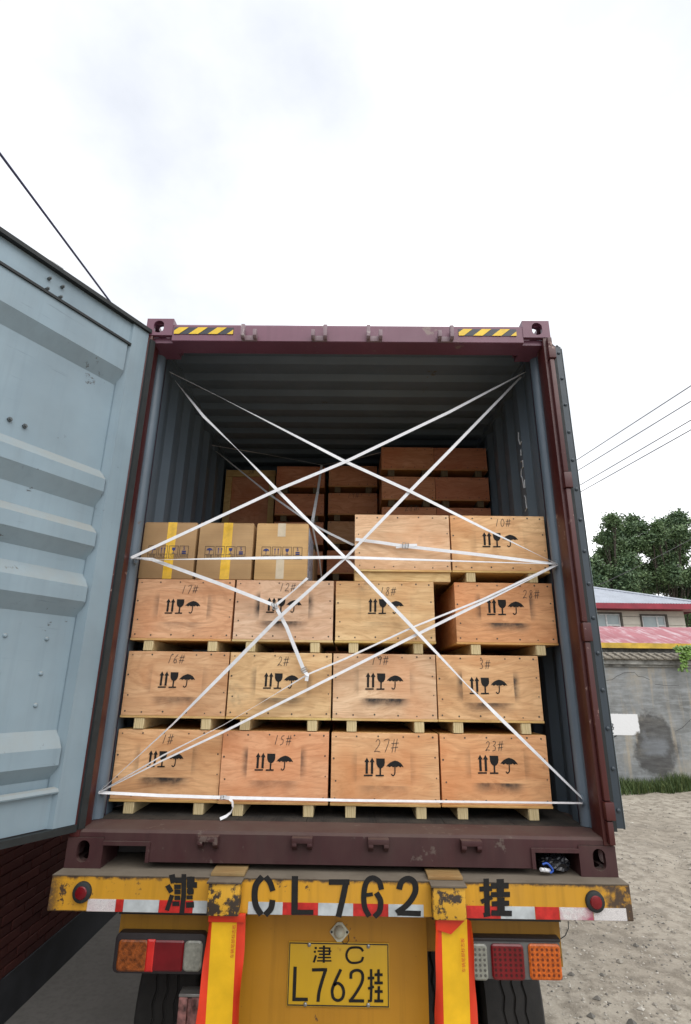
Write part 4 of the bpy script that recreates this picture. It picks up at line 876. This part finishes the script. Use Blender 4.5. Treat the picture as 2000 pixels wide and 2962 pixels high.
for px, py, rx in ((676, 2722, 1), (1341, 2762, -1)):
    q = on(1, -.118, px, py); o = text_mesh('车辆尾部标志板', 'board_lettering', M['t_red'], S1 if rx > 0 else S2, (q.x, -.121, q.z), .0165); o.rotation_euler = (math.pi / 2, -math.pi / 2, 0)
# small broken lamp below the left cluster
pa_ = on(1, .0, 520, 2882); pb_ = on(1, .0, 580, 2962)
mb = MB(); mb.box(pa_.x, pa_.x + .036, -.01, .05, -.72, pa_.z); mb.box(pa_.x + .052, pb_.x, -.01, .05, -.72, pa_.z - .001); mb.box(pa_.x + .0365, pa_.x + .0515, .0, .05, -.72, pa_.z - .006); mb.build('old_lamp', plain('faded_pink_lens', (.24, .11, .10), .35, 0, .5, 30), TR_, bevel=.004)
mb = MB(); mb.box(pa_.x - .002, pb_.x + .002, -.008, .052, pa_.z + .0005, pa_.z + .012); mb.build('old_lamp_frame', M['zinc'], TR_, bevel=.003)
# wheels: two axles of twin tyres
def tyre_mesh():
    mb = MB(); n = 60; prof = [(.28, -.10), (.33, -.135), (.42, -.152), (.475, -.150), (.497, -.138), (.5, -.10)]
    R = []
    full = [(r, x) for r, x in prof] + [(.5, -.062), (.489, -.058), (.489, -.050), (.5, -.046), (.5, -.008), (.489, -.004), (.489, .004), (.5, .008), (.5, .046), (.489, .050), (.489, .058), (.5, .062)] + [(r, -x) for r, x in prof[::-1]]
    for k in range(n):
        a = 2 * math.pi * k / n; zig = .006 if k % 2 else -.006
        for r, x in full: R.append((x + (zig if r > .48 and abs(x) < .09 else 0), math.cos(a) * r, math.sin(a) * r))
    m_ = len(full); fs = [(k * m_ + i, k * m_ + i + 1, ((k + 1) % n) * m_ + i + 1, ((k + 1) % n) * m_ + i) for k in range(n) for i in range(m_ - 1)]
    mb.add(R, fs); return mb
def rim_mesh():
    mb = MB(); mb.tube([(-.11, 0, 0), (-.10, 0, 0), (-.02, 0, 0), (.02, 0, 0), (.10, 0, 0), (.11, 0, 0)], [.285, .27, .25, .25, .27, .285], 32); return mb
ty = None
for ay in (1.06, 2.37):
    for x in (-.872, -.525, .872, .525):
        if ty is None:
            w_ = bpy.data.objects.new('wheel', None); COL.objects.link(w_); w_.parent = TR_; w_.location = (x, ay, .502)
            ty = tyre_mesh().build('tyre', M['tyre'], w_, raw=True, smooth=True); ri = rim_mesh().build('rim', M['steel_dark'], w_, raw=True)
        else:
            w_ = bpy.data.objects.new('wheel', None); COL.objects.link(w_); w_.parent = TR_; w_.location = (x, ay, .502); copy(ty, w_); copy(ri, w_)
    mb = MB(); mb.tube([(-.40, ay, GZ + .502), (.40, ay, GZ + .502)], .07, 12); mb.build('axle', M['steel_dark'], TR_)
for s in (-1, 1):
    a, b = sorted((s * .36, s * .46)); mb = MB(); mb.box(a, b, .128, 11.5, -.33, -.012); mb.build('chassis_rail', M['yellow_dark'], TR_)
    mb = MB(); mb.box(a + .01, b - .01, .7, 2.8, -.84, -.332); mb.build('suspension_hanger', M['steel_dark'], TR_)
for y in (.32, 3.5, 7.0, 10.5): mb = MB(); mb.box(-1.2, 1.2, y, y + .14, -.155, -.0115); mb.build('cross_beam', M['yellow_dark'], TR_)
for s in (-1, 1):
    mb = MB(); mb.box(s * .42 - .05, s * .42 + .05, 9.0, 9.1, GZ + .012, -.332); mb.box(s * .42 - .13, s * .42 + .13, 8.93, 9.17, GZ + .0121, GZ + .03); mb.build('landing_leg', M['steel_dark'], TR_)

# black film bundle stuffed in the right notch
BG = thing('plastic_bundle', 'crumpled black film bundle with white caps in the right sill notch', 'bundle', (.96, .05, 0))
rg = random.Random(5); bm_ = MB(); nu, nv = 26, 18; vs = []
for j in range(nv + 1):
    ph = math.pi * j / nv
    for i in range(nu):
        a = 2 * math.pi * i / nu; r = 1 + .10 * math.sin(7 * a + 5 * ph) + .07 * math.sin(13 * a - 9 * ph) + rg.uniform(-.05, .05)
        vs.append((.965 + .062 * r * math.cos(ph), .062 + .05 * r * math.sin(ph) * math.cos(a), .0365 + .034 * r * math.sin(ph) * math.sin(a)))
bm_.add(vs, [(j * nu + i, j * nu + (i + 1) % nu, (j + 1) * nu + (i + 1) % nu, (j + 1) * nu + i) for j in range(nv) for i in range(nu)]); bm_.build('film', M['bag'], BG)
for a, b in (((1565, 2515), (1578, 2518)), ((1575, 2516), (1590, 2519))):
    p, q = on(1, .0, *a), on(1, .015, *b); mb = MB(); mb.tube([p, q], .0085, 12); mb.build('cap', M['plastic_white'], BG, bevel=.002)
mb = MB(); mb.tube(smooth_pts([on(1, .0, *p) for p in ((1570, 2500), (1582, 2497), (1592, 2505), (1600, 2518), (1592, 2525))], 5), .0042, 8); mb.build('cord', M['plastic_blue'], BG, smooth=True)

# ------------------------------------------------------------------ painted brick wall of the building on the left
k = N('maroon_wall_paint'); c = k.co(); n1 = k.noise(c, 3, 6, .6); n2 = k.noise(c, 40, 5, .6); k.bump(n2, .35, .004); n1 = k.math('ADD', k.math('MULTIPLY', n1, .6), k.math('MULTIPLY', k.n('ShaderNodeObjectInfo').outputs['Random'], .4))
M['brick'] = k.done(k.mix(k.ramp(n2, (.5, 0.0), (.7, .3)), k.ramp(n1, (.3, (.085, .022, .018)), (.7, (.125, .034, .027))), (.05, .02, .018)), .8)
M['plinth'] = plain('dark_grey_plinth_paint', (.055, .058, .065), .8, 0, .2, 6, .2); M['coping'] = plain('concrete_coping', (.30, .29, .27), .9, 0, .2, 8, .3)
LW = thing('brick_building', 'dark maroon painted brick wall with grey plinth at far left', 'wall', (-2.2, 1, GZ))
WX = -2.2
mb = MB(); mb.box(WX - .25, WX - .008, -7, 15, GZ + .26, 1.9); mb.build('mortar_wall', M['brick'], LW)
mb = MB(); mb.box(WX - .25, WX + .010, -7, 15, GZ - .02, GZ + .295); mb.build('plinth', M['plinth'], LW)
mb = MB(); mb.box(WX - .30, WX + .05, -7, 15, 1.9, 1.98); mb.build('coping', M['coping'], LW)
mb = MB(); mb.box(0, .012, 0, .240, 0, .0555); tmp = mb.build('brick', M['brick'], None, raw=True, bevel=.003, segs=1); bme = tmp.data; bpy.data.objects.remove(tmp)
rest = MB(); rb = random.Random(11); cnt = 0
for row in range(50):
    z = GZ + .297 + row * .064
    if z > 1.84: break
    for i in range(-26, 57):
        y = i * .25 + (.125 if row % 2 else 0); dx = rb.uniform(-.002, .002)
        if 1.15 < y < 4.4 and z < .30 and cnt < 300:
            o = bpy.data.objects.new('brick', bme); COL.objects.link(o); o.parent = LW; o.location = (WX - .010 + dx, y, z + Z0); o.location -= wloc(LW); cnt += 1
        elif -6.6 < y < 14: rest.box(WX - .010 + dx, WX + .002 + dx, y, y + .240, z, z + .0555)
rest.build('brickwork', M['brick'], LW, kind='stuff')

# ------------------------------------------------------------------ rendered compound wall behind, right
k = N('stained_render'); c = k.co(); X = k.sep(c)
n1 = k.noise(c, .9, 7, .62); n2 = k.noise(k.co((.8, 1, 4)), 3, 6, .6); n3 = k.noise(c, 22, 5, .6); run = k.noise(k.co((6, 1, .45)), 1.0, 5, .6)
col = k.ramp(n1, (.32, (.12, .125, .12)), (.5, (.225, .235, .235)), (.66, (.33, .31, .265)))
col = k.mix(k.ramp(n2, (.45, 0.0), (.66, .6)), col, (.35, .37, .38)); col = k.mix(k.ramp(run, (.54, 0.0), (.68, .6)), col, (.40, .34, .25)); col = k.mix(k.ramp(n3, (.5, 0.0), (.7, .2)), col, (.13, .13, .125))
# damp patch: blotch with ragged rim, dry core
wn_ = k.noise(c, 2.6, 6, .65, 0, True); dx = k.math('DIVIDE', k.math('SUBTRACT', X[0], .93), .50); dz = k.math('DIVIDE', k.math('SUBTRACT', X[2], .88), .74)
rr = k.math('ADD', k.math('SQRT', k.math('ADD', k.math('MULTIPLY', dx, dx), k.math('MULTIPLY', dz, dz))), k.math('MULTIPLY', k.math('SUBTRACT', wn_, .5), 1.3))
damp = k.mr(rr, 1.14, .84); core = k.math('MULTIPLY', k.mr(rr, .80, .38), k.mr(k.math('ADD', X[2], k.math('MULTIPLY', k.math('SUBTRACT', wn_, .5), .5)), .58, .72)); core = k.math('MULTIPLY', core, k.mr(k.math('ADD', X[2], k.math('MULTIPLY', k.math('SUBTRACT', wn_, .5), .6)), 1.22, .98))
col = k.mix(k.math('MULTIPLY', damp, k.ramp(n2, (.35, .55), (.6, .88))), col, (.045, .042, .040)); col = k.mix(k.math('MULTIPLY', core, k.ramp(n2, (.35, .35), (.6, .9))), col, (.19, .205, .22))
# whitewashed rectangle with a worn corner
wp = k.math('MULTIPLY', k.math('MULTIPLY', k.mr(X[0], -.60, -.58), k.mr(k.math('ADD', X[0], k.math('MULTIPLY', k.math('SUBTRACT', wn_, .5), .16)), .62, .595)), k.math('MULTIPLY', k.mr(X[2], 1.092, 1.102), k.mr(k.math('ADD', X[2], k.math('MULTIPLY', k.math('SUBTRACT', n3, .5), .03)), 1.575, 1.562)))
wear = k.math('ADD', k.math('ADD', k.math('MULTIPLY', X[0], .9), k.math('MULTIPLY', X[2], -1.1)), k.math('MULTIPLY', wn_, .6)); wp = k.math('MULTIPLY', wp, k.mr(wear, -.42, -.52))
col = k.mix(wp, col, (.74, .75, .76)); k.bump(k.math('ADD', n3, k.math('MULTIPLY', n1, 2)), .4, .01)
M['render'] = k.done(col, .92)
M['stone'] = plain('weathered_cement', (.27, .27, .25), .9, 0, .35, 5, .5); M['tile'] = plain('grey_roof_tile', (.23, .205, .165), .9, 0, .3, 10, .4)
WY = 11.0; CWL = thing('compound_wall', 'grey stained rendered wall with tile coping behind the grass', 'wall', (6.35, WY, GZ))
mb = MB(); mb.box(-4, 30, WY, WY + .24, GZ - .1, 1.31); mb.build('wall_face', M['render'], CWL)
mb = MB(); mb.box(-4, 30, WY - .05, WY + .29, 1.311, 1.366); mb.box(-4, 30, WY - .11, WY + .35, 1.367, 1.47); mb.build('cornice', M['stone'], CWL)
# coping tiles: sloping pan with a raised rib each
mb = MB(); P_ = .205
def zt_(y): return 1.472 + (y + .17) * .62
mb.prism([(-.18, 1.475), (-.18, 1.512), (.20, 1.625), (.20, 1.475)], 0, 0, P_ - .006); rb_ = []
mb.prism([(-.20, 1.490), (-.20, 1.552), (.20, 1.675), (.20, 1.60)], 0, P_ * .62, P_ * .62 + .062); tm = mb.build('coping_tile', M['tile'], None, raw=True, bevel=.008, segs=1); tme = tm.data; bpy.data.objects.remove(tm)
rt = random.Random(4); i = 0; x = .4
restT = MB()
while x < 16.5:
    o = bpy.data.objects.new('coping_tile', tme); COL.objects.link(o); o.parent = CWL; o.location = Vector((x, WY + rt.uniform(-.015, .015), Z0 + rt.uniform(-.006, .006))) - wloc(CWL); x += P_
mb = MB(); mb.tube([(.4, WY + .23, 1.63), (16.5, WY + .23, 1.63)], .035, 8); mb.build('ridge_tile', M['tile'], CWL)
mb = MB()
def wp_(px, py): return on(1, WY - .004, px, py)
for pts in ([(1766, 2092), (1774, 2095), (1772, 2101), (1768, 2102), (1776, 2104), (1775, 2109), (1768, 2110)], [(1770, 2118), (1775, 2120), (1772, 2126), (1768, 2125), (1772, 2134), (1784, 2128)]): mb.tube([wp_(*p) for p in pts], .011, 5)
mb.build('painted_digits', M['black'], CWL)
# crack lines
mb = MB()
for pts in ([(1750, 1969), (1772, 1966), (1785, 1956), (1806, 1946), (1836, 1945), (1848, 1957), (1862, 1958), (1880, 1966)], [(1895, 1979), (1925, 1983), (1965, 1982)], [(1955, 2115), (1975, 2105), (1990, 2090), (2000, 2080)]): mb.tube([wp_(*p) + Vector((0, .0045, 0)) for p in pts], .005, 4)
mb.build('crack', M['steel_dark'], CWL)

# ------------------------------------------------------------------ grass at the wall foot, gravel
k = N('grass_blade'); oi = k.n('ShaderNodeNewGeometry'); rnd_ = oi.outputs['Random Per Island']
M['grass'] = k.done(k.ramp(rnd_, (.0, (.028, .055, .014)), (.5, (.055, .095, .022)), (1.0, (.12, .15, .045))), .7)
mb = MB(); rg = random.Random(2)
for i in range(16000):
    x = rg.uniform(1.5, 14.5); y0 = 10.02 + max(-.12, (x - 5.87) * .27)
    y0 = min(y0, 10.62); y = rg.uniform(y0 + .05 * math.sin(x * 5), WY - .02); h = rg.uniform(.14, .40) * (.75 + .3 * math.sin(x * 3.1) * math.sin(x * 1.3 + 1)); a = rg.uniform(0, 6.28); ln = rg.uniform(.02, .16); w_ = rg.uniform(.004, .009)
    d = Vector((math.cos(a), math.sin(a), 0)); s_ = Vector((-d.y, d.x, 0)) * w_; b0 = Vector((x, y, GZ - .03)); m1 = b0 + d * ln * .35 + Vector((0, 0, h * .6)); tp = b0 + d * ln + Vector((0, 0, h))
    mb.add([b0 - s_, b0 + s_, m1 + s_ * .8, m1 - s_ * .8, tp], [(0, 1, 2, 3), (3, 2, 4)])
tag(mb.build('grass', M['grass']), 'strip of green grass along the foot of the grey wall', 'grass', kind='stuff')
k = N('pebble'); gi = k.n('ShaderNodeNewGeometry'); M['pebble'] = k.done(k.ramp(gi.outputs['Random Per Island'], (.0, (.10, .095, .085)), (.5, (.28, .255, .215)), (1.0, (.50, .47, .41))), .9)
mb = MB(); rg = random.Random(9); ico = [Vector(v) for v in ((1, 0, 0), (-1, 0, 0), (0, 1, 0), (0, -1, 0), (0, 0, 1), (0, 0, -1))]; icf = [(0, 2, 4), (2, 1, 4), (1, 3, 4), (3, 0, 4), (2, 0, 5), (1, 2, 5), (3, 1, 5), (0, 3, 5)]
for i in range(9000):
    y = .2 + 9.8 * rg.random() ** 1.5; x = rg.uniform(1.3, 1.6 + (y + 2.7) * .72); r = rg.uniform(.004, .014) * (1 + (rg.random() < .04) * 1.5)
    if y > 9 and rg.random() < .5: continue
    o_ = Vector((x, y, GZ + gh(x, y) + r * .15)); mb.add([o_ + Vector((v.x * r * rg.uniform(.7, 1.5), v.y * r * rg.uniform(.7, 1.5), v.z * r * rg.uniform(.4, .9))) for v in ico], icf)
tag(mb.build('gravel', M['pebble']), 'loose gravel and pebbles scattered over the dirt yard', 'gravel', kind='stuff')

# ------------------------------------------------------------------ shed with faded red roof behind the wall
k = N('faded_red_sheet'); c = k.co(); n1 = k.noise(c, 1.1, 5, .6); sk = k.noise(k.co((3.5, .7, .7), rot=(0, 0, .2)), 1.3, 8, .7)
M['red_roof'] = k.done(k.mix(k.math('MULTIPLY', k.ramp(sk, (.50, 0.0), (.60, .95)), k.ramp(n1, (.35, .2), (.6, 1.0))), k.ramp(n1, (.3, (.27, .07, .085)), (.7, (.36, .115, .135))), (.48, .37, .39)), .5)
M['fascia_yellow'] = plain('yellow_fascia', (.66, .43, .05), .55, 0, .2, 3); M['cream'] = plain('cream_panel', (.62, .58, .49), .7, 0, .06, 4); M['fascia_red'] = plain('red_fascia', (.30, .025, .045), .5, 0, .15, 3)
M['roof_grey'] = plain('grey_metal_roof', (.44, .47, .52), .4, .15, .06, 2); M['frame_dark'] = plain('dark_window_frame', (.075, .065, .05), .6); M['frame_white'] = plain('white_window_frame', (.62, .63, .62), .5)
k = N('window_glass'); M['glass'] = k.done(k.ramp(k.noise(k.co(), 2, 3), (.3, (.26, .32, .33)), (.7, (.34, .40, .40))), .12, spec=.8)
SH = thing('shed', 'low shed with faded red roof and yellow fascia behind the grey wall', 'shed', (9, 12.5, GZ))
def strip_roof(x0, x1, y0, z0, y1, z1, pitch, hgt, th=.01):
    mb = MB(); pr_ = []; x = x0
    while x < x1:
        pr_ += [(x, 0), (x + pitch * .42, 0), (x + pitch * .5, hgt), (x + pitch * .84, hgt) if False else (x + pitch * .58, hgt), (x + pitch * .66, 0)]; x += pitch
    n = len(pr_)
    for t in (0, -th): mb.add([(px, y0, z0 + h + t) for px, h in pr_] + [(px, y1, z1 + h + t) for px, h in pr_], [(i, i + 1, n + i + 1, n + i) for i in range(n - 1)])
    return mb
strip_roof(2, 18, 12.5, 2.00, 14.6, 2.68, .84, .012).build('roof_sheet', M['red_roof'], SH)
mb = MB(); mb.box(2, 18, 12.46, 12.495, 1.865, 2.005); mb.build('fascia', M['fascia_yellow'], SH)
mb = MB(); mb.box(2.2, 17.8, 12.7, 12.85, GZ - .02, 1.98); mb.box(2.2, 17.8, 14.3, 14.45, GZ - .02, 2.50); mb.build('shed_wall', M['stone'], SH)

# ------------------------------------------------------------------ cream house with grey hip roof
HB = thing('cream_house', 'cream panelled house with grey metal roof and red eaves', 'house', (8, 20, GZ))
HX1 = 14.08; z = GZ; 
def hz(px, py, y=20.0): return on(1, y, px, py)
B6 = lambda u, v: (1650 + u / 4.483, 1450 + v / 4.483)
lines = [GZ - .02, .3, 1.3, 2.3, 2.85, 3.35, 3.70, 3.95]
wins = [(hz(*B6(365, 1540)).x - .75, hz(*B6(675, 1540)).x, 2.55, 3.86), (hz(*B6(908, 1540)).x, hz(*B6(1258, 1540)).x, 2.55, 3.80), (7.2, 8.6, 2.55, 3.84)]
# facade in panels with open joints, split round the windows
for a, b in zip(lines[:-1], lines[1:]):
    xs_ = [-6.0]; cuts = sorted([w for w in wins if w[2] < b - .001 and w[3] > a + .001])
    cur = -6.0
    for w in cuts:
        mb = MB()
        if w[0] > cur: mb.box(cur, w[0], 20, 20.08, a + .008, b - .008); mb.build('wall_panel', M['cream'], HB)
        if w[3] < b - .02: mb = MB(); mb.box(w[0], w[1], 20, 20.08, w[3] + .0, b - .008); mb.build('wall_panel', M['cream'], HB)
        if w[2] > a + .02: mb = MB(); mb.box(w[0], w[1], 20, 20.08, a + .008, w[2]); mb.build('wall_panel', M['cream'], HB)
        cur = w[1]
    mb = MB(); mb.box(cur, HX1, 20, 20.08, a + .008, b - .008); mb.build('wall_panel', M['cream'], HB)
mb = MB(); mb.box(-6, HX1 - .001, 20.30, 20.34, GZ, 3.95); mb.box(HX1 - .06, HX1 - .002, 20.082, 28, GZ - .02, 3.95); mb.build('inner_wall', M['stone'], HB)
for x0, x1, z0, z1 in wins:
    mb = MB()
    for b in ((x0, x1, z1 - .06, z1), (x0, x1, z0, z0 + .06), (x0, x0 + .06, z0 + .061, z1 - .061), (x1 - .09, x1, z0 + .061, z1 - .061)): mb.box(b[0], b[1], 19.95, 20.12, b[2], b[3])
    wf = mb.build('window', M['frame_dark'], HB)
    xm = x0 + (x1 - x0) * .62; zm = z0 + .78; mb = MB()
    for b in ((x0 + .061, x1 - .091, z1 - .11, z1 - .062), (x0 + .061, x0 + .11, z0 + .062, z1 - .111), (x1 - .14, x1 - .091, z0 + .062, z1 - .111), (xm - .03, xm + .03, z0 + .062, z1 - .111), (xm + .031, x1 - .141, zm - .03, zm + .03)): mb.box(b[0], b[1], 19.99, 20.05, b[2], b[3])
    mb.build('sash', M['frame_white'], wf)
    for b in ((x0 + .111, xm - .031, z0 + .063, z1 - .112), (xm + .031, x1 - .141, zm + .031, z1 - .112), (xm + .031, x1 - .141, z0 + .063, zm - .031)):
        mb = MB(); mb.box(b[0], b[1], 20.015, 20.025, b[2], b[3]); mb.build('pane', M['glass'] if b[3] > zm else M['frame_dark'], wf)
ex = 14.75; ey = 19.45; ez = 4.05; kx = .372
mb = MB(); nr = 0; x = -6.0; sp = .115                                   # front slope, ribbed, cut along the hip
prof = []
while x < ex - .05: prof += [(x, 0), (x + sp * .5, 0), (x + sp * .62, .022), (x + sp * .88, .022)]; x += sp
vs = []; n = len(prof)
for px, h in prof:
    run_ = min(5.2, ex - px); vs += [(px, ey, ez + .12 + h), (px, ey + run_, ez + .12 + h + kx * run_)]
mb.add(vs, [(2 * i, 2 * i + 1, 2 * i + 3, 2 * i + 2) for i in range(n - 1)]); mb.build('roof', M['roof_grey'], HB)
mb = MB(); mb.add([(ex, ey, ez + .12), (ex, ey + 10.4, ez + .12), (ex - 5.2, ey + 5.2, ez + .12 + kx * 5.2)], [(0, 1, 2)]); mb.add([(-6, ey + 10.4, ez + .12), (ex, ey + 10.4, ez + .12), (ex - 5.2, ey + 5.2, ez + .12 + kx * 5.2), (-6, ey + 5.2, ez + .12 + kx * 5.2)], [(0, 1, 2, 3)]); mb.build('roof_back', M['roof_grey'], HB)
mb = MB(); mb.tube([(ex, ey, ez + .16), (ex - 5.2, ey + 5.2, ez + .17 + kx * 5.2)], .05, 6); mb.build('hip_cap', M['roof_grey'], HB)
mb = MB(); mb.box(-6, ex + .01, ey - .03, ey - .001, ez - .10, ez + .12); mb.box(ex - .02, ex + .01, ey, ey + 10.4, ez - .10, ez + .105); mb.build('fascia', M['fascia_red'], HB)
mb = MB(); mb.box(-6, ex - .03, ey, 20.3, ez - .09, ez - .05); mb.build('soffit', M['fascia_red'], HB)

# ------------------------------------------------------------------ trees
k = N('leaves'); gi = k.n('ShaderNodeNewGeometry'); rnd_ = gi.outputs['Random Per Island']; big = k.noise(k.co(), .55, 3)
M['leaf'] = k.done(k.mix(k.ramp(big, (.35, 0.0), (.65, .6)), k.ramp(rnd_, (.0, (.028, .060, .034)), (.6, (.070, .13, .062)), (1.0, (.18, .26, .12))), (.13, .20, .07)), .6)
M['leaf'].node_tree.nodes['Principled BSDF'].inputs['Transmission Weight'].default_value = 0.0
M['bark'] = plain('bark', (.075, .06, .048), .9, 0, .3, 8, .5); M['leaf_light'] = plain('vine_leaf', (.13, .24, .035), .55, 0, .25, 12)
def tree(label, base, blobs, nleaf, seed, size=.19, trunk_r=.28):
    rg = random.Random(seed); t = thing('leafy_tree', label, 'tree', tuple(base), 0, 'trees behind the cream house')
    mb = MB(); B0 = Vector(base); top = B0 + Vector((0, 0, 4.5)); mb.tube([B0 - Vector((0, 0, .2)), B0 + Vector((.1, 0, 2.2)), top], [trunk_r, trunk_r * .8, trunk_r * .62], 10)
    for (cx, cy, cz, r) in blobs:
        c_ = Vector((cx, cy, cz)); mid = top.lerp(c_, .55) + Vector((rg.uniform(-.4, .4), rg.uniform(-.4, .4), -.2)); mb.tube([top - Vector((0, 0, rg.uniform(0, 1.2))), mid, c_], [trunk_r * .22, trunk_r * .09, .015], 6)
        for q in range(3): 
            e = c_ + Vector((rg.uniform(-1, 1), rg.uniform(-1, 1), rg.uniform(-.2, 1))) * r * .8; mb.tube([mid.lerp(c_, .4), e], [.03, .01], 5)
    mb.build('trunk', M['bark'], t, smooth=True)
    mb = MB(); tot = sum(b[3] ** 2 for b in blobs)
    for (cx, cy, cz, r) in blobs:
        n = int(nleaf * r * r / tot); ncl = max(8, int(n / 26))
        for q in range(ncl):                                             # twig-end clumps on the blob's shell
            d = Vector((rg.gauss(0, 1), rg.gauss(0, 1), rg.gauss(0, 1))).normalized(); rad = r * (rg.uniform(.45, 1.08) ** .6); c_ = Vector((cx, cy, cz)) + Vector((d.x, d.y, d.z * .82)) * rad; cr_ = rg.uniform(.22, .46)
            for m_ in range(26):
                p = c_ + Vector((rg.gauss(0, .5), rg.gauss(0, .5), rg.gauss(0, .38))) * cr_; a = Vector((rg.gauss(0, 1), rg.gauss(0, 1), rg.gauss(0, .7) - .3)).normalized(); b_ = a.cross(Vector((rg.gauss(0, 1), rg.gauss(0, 1), rg.gauss(0, 1)))).normalized(); s_ = size * rg.uniform(.6, 1.2)
                mb.add([p, p + a * s_ * .5 + b_ * s_ * .28, p + a * s_, p + a * s_ * .5 - b_ * s_ * .28], [(0, 1, 2, 3)])
    mb.build('crown', M['leaf'], t); return t
def blob(px, py, y, rpx): p = on(1, y, px, py); return (p.x, y, p.z, max(rpx * .74 * (y + 2.7) / 1617, .30))
Q = lambda u, v: (1650 + u / 4.483, 1450 + v / 4.483)
def blobs(lst, y0, seed):
    rg = random.Random(seed); return [blob(*Q(u, v), y0 + rg.uniform(-1.8, 1.8), r / 4.483) for u, v, r in lst]
tree('large dark green tree rising behind the left part of the grey roof', (17.2, 31, GZ), blobs([(560, 300, 105), (690, 420, 150), (830, 340, 120), (460, 480, 130), (620, 600, 170), (840, 560, 150), (420, 660, 90), (560, 780, 120), (760, 780, 140), (700, 980, 170), (520, 1010, 120), (860, 1000, 170), (800, 250, 55), (540, 240, 50), (920, 340, 45), (440, 740, 70), (620, 1120, 130), (960, 900, 130), (980, 1100, 150), (450, 900, 80), (760, 1130, 130)], 31, 1), 40000, 21)
tree('tallest dark green tree at the right edge of the photo', (20.6, 32, GZ), blobs([(1340, 280, 120), (1250, 400, 140), (1420, 420, 130), (1080, 470, 130), (1180, 560, 150), (1380, 600, 160), (1500, 520, 100), (1040, 640, 120), (1250, 760, 170), (1440, 760, 90), (1100, 880, 160), (1300, 960, 170), (1480, 990, 150), (1620, 950, 150), (1580, 1180, 160), (1400, 1150, 150), (1180, 1080, 150), (1385, 195, 50), (1200, 290, 45), (1470, 270, 50), (1130, 350, 45), (1540, 1380, 90), (1580, 1480, 100), (1540, 1560, 90), (1700, 1400, 160)], 32, 2), 50000, 22)
tree('small dark green tree peeking out beside the container door', (12.3, 30, GZ), blobs([(280, 800, 70), (300, 900, 80), (330, 980, 70), (240, 960, 90), (220, 1060, 90), (360, 1060, 60), (150, 900, 90)], 30, 3), 7000, 23, trunk_r=.18)

# vine hanging over the wall at the right edge
VN = thing('vine', 'bright green vine hanging over the tile coping at the right edge', 'vine', (8.4, WY - .25, 1.4))
rg = random.Random(6); st_ = MB(); lf = MB(); vp = lambda u, v, y=WY - .26: on(1, y, *Q(u, v))
paths = [[(1600, 1900), (1500, 1890), (1420, 1900), (1380, 1910)], [(1600, 1940), (1520, 1950), (1470, 1980), (1465, 2060), (1455, 2150)], [(1600, 1960), (1540, 1985), (1500, 2010)], [(1460, 2130), (1500, 2170), (1569, 2230)]]
for pa_i, pth in enumerate(paths):
    pp_ = smooth_pts([vp(*q) for q in pth], 6); st_.tube(pp_, .006, 5)
    if pa_i == 3: continue
    for p in pp_:
        for q in range(5):
            c_ = p + Vector((rg.uniform(-.07, .07), rg.uniform(-.07, .05), rg.uniform(-.07, .05))); s_ = rg.uniform(.05, .10); a = Vector((rg.uniform(-1, 1), rg.uniform(-.6, .1), rg.uniform(-1, .1))).normalized(); b_ = a.cross(Vector((0, -1, .6))).normalized()
            lf.add([c_, c_ + a * s_ * .35 + b_ * s_ * .42, c_ + a * s_ * .8 + b_ * s_ * .22, c_ + a * s_ * 1.05, c_ + a * s_ * .8 - b_ * s_ * .22, c_ + a * s_ * .35 - b_ * s_ * .42], [(0, 1, 2, 3, 4, 5)])
st_.build('stem', M['leaf_light'], VN); lf.build('foliage', M['leaf_light'], VN)

# ------------------------------------------------------------------ overhead wires
M['cable'] = plain('dark_blue_cable', (.012, .015, .075), .5); M['wire'] = plain('grey_wire', (.16, .16, .17), .5, .3); M['wire_dark'] = plain('dark_wire', (.03, .03, .032), .6)
def wire(label, a, b, r, mt, sag=.05, ext=(0, 0)):
    a, b = Vector(a), Vector(b); d = b - a; A_ = a - d * ext[0]; B2 = b + d * ext[1]; mb = MB()
    mb.tube([A_.lerp(B2, i / 24) - Vector((0, 0, sag * 4 * (i / 24) * (1 - i / 24))) for i in range(25)], r, 6)
    o = mb.build('overhead_wire', M[mt], None, base=(A_.x, A_.y, A_.z + Z0), smooth=True); tag(o, label, 'wire', 'overhead wires'); return o
def at_z(zv, px, py): return on(2, zv, px, py)
wire('thick dark blue cable crossing the sky at upper left', at_z(6.5, 0, 444), at_z(6.5, 332, 890), .016, 'cable', 0.0, (2.2, 4.0))
s_ = 1.2747
for nm, q in zip(('topmost', 'second from top', 'third from top', 'lowest'), (((1569, 875), (1315, 1040)), ((1569, 910), (1316, 1065)), ((1569, 953), (1318, 1100)), ((1569, 975), (1320, 1115)))):
    a = on(1, 14.5, q[0][0] * s_, q[0][1] * s_); b = on(1, 21.5, q[1][0] * s_, q[1][1] * s_); wire(nm + ' of four grey wires in the sky right of the container', a, b, .019, 'wire', 0.0, (1.2, .9))
wire('dark wire slanting in front of the trees', on(1, 26, *Q(1568, 440)), on(1, 26, *Q(320, 1065)), .020, 'wire_dark', .25, (.6, .5))
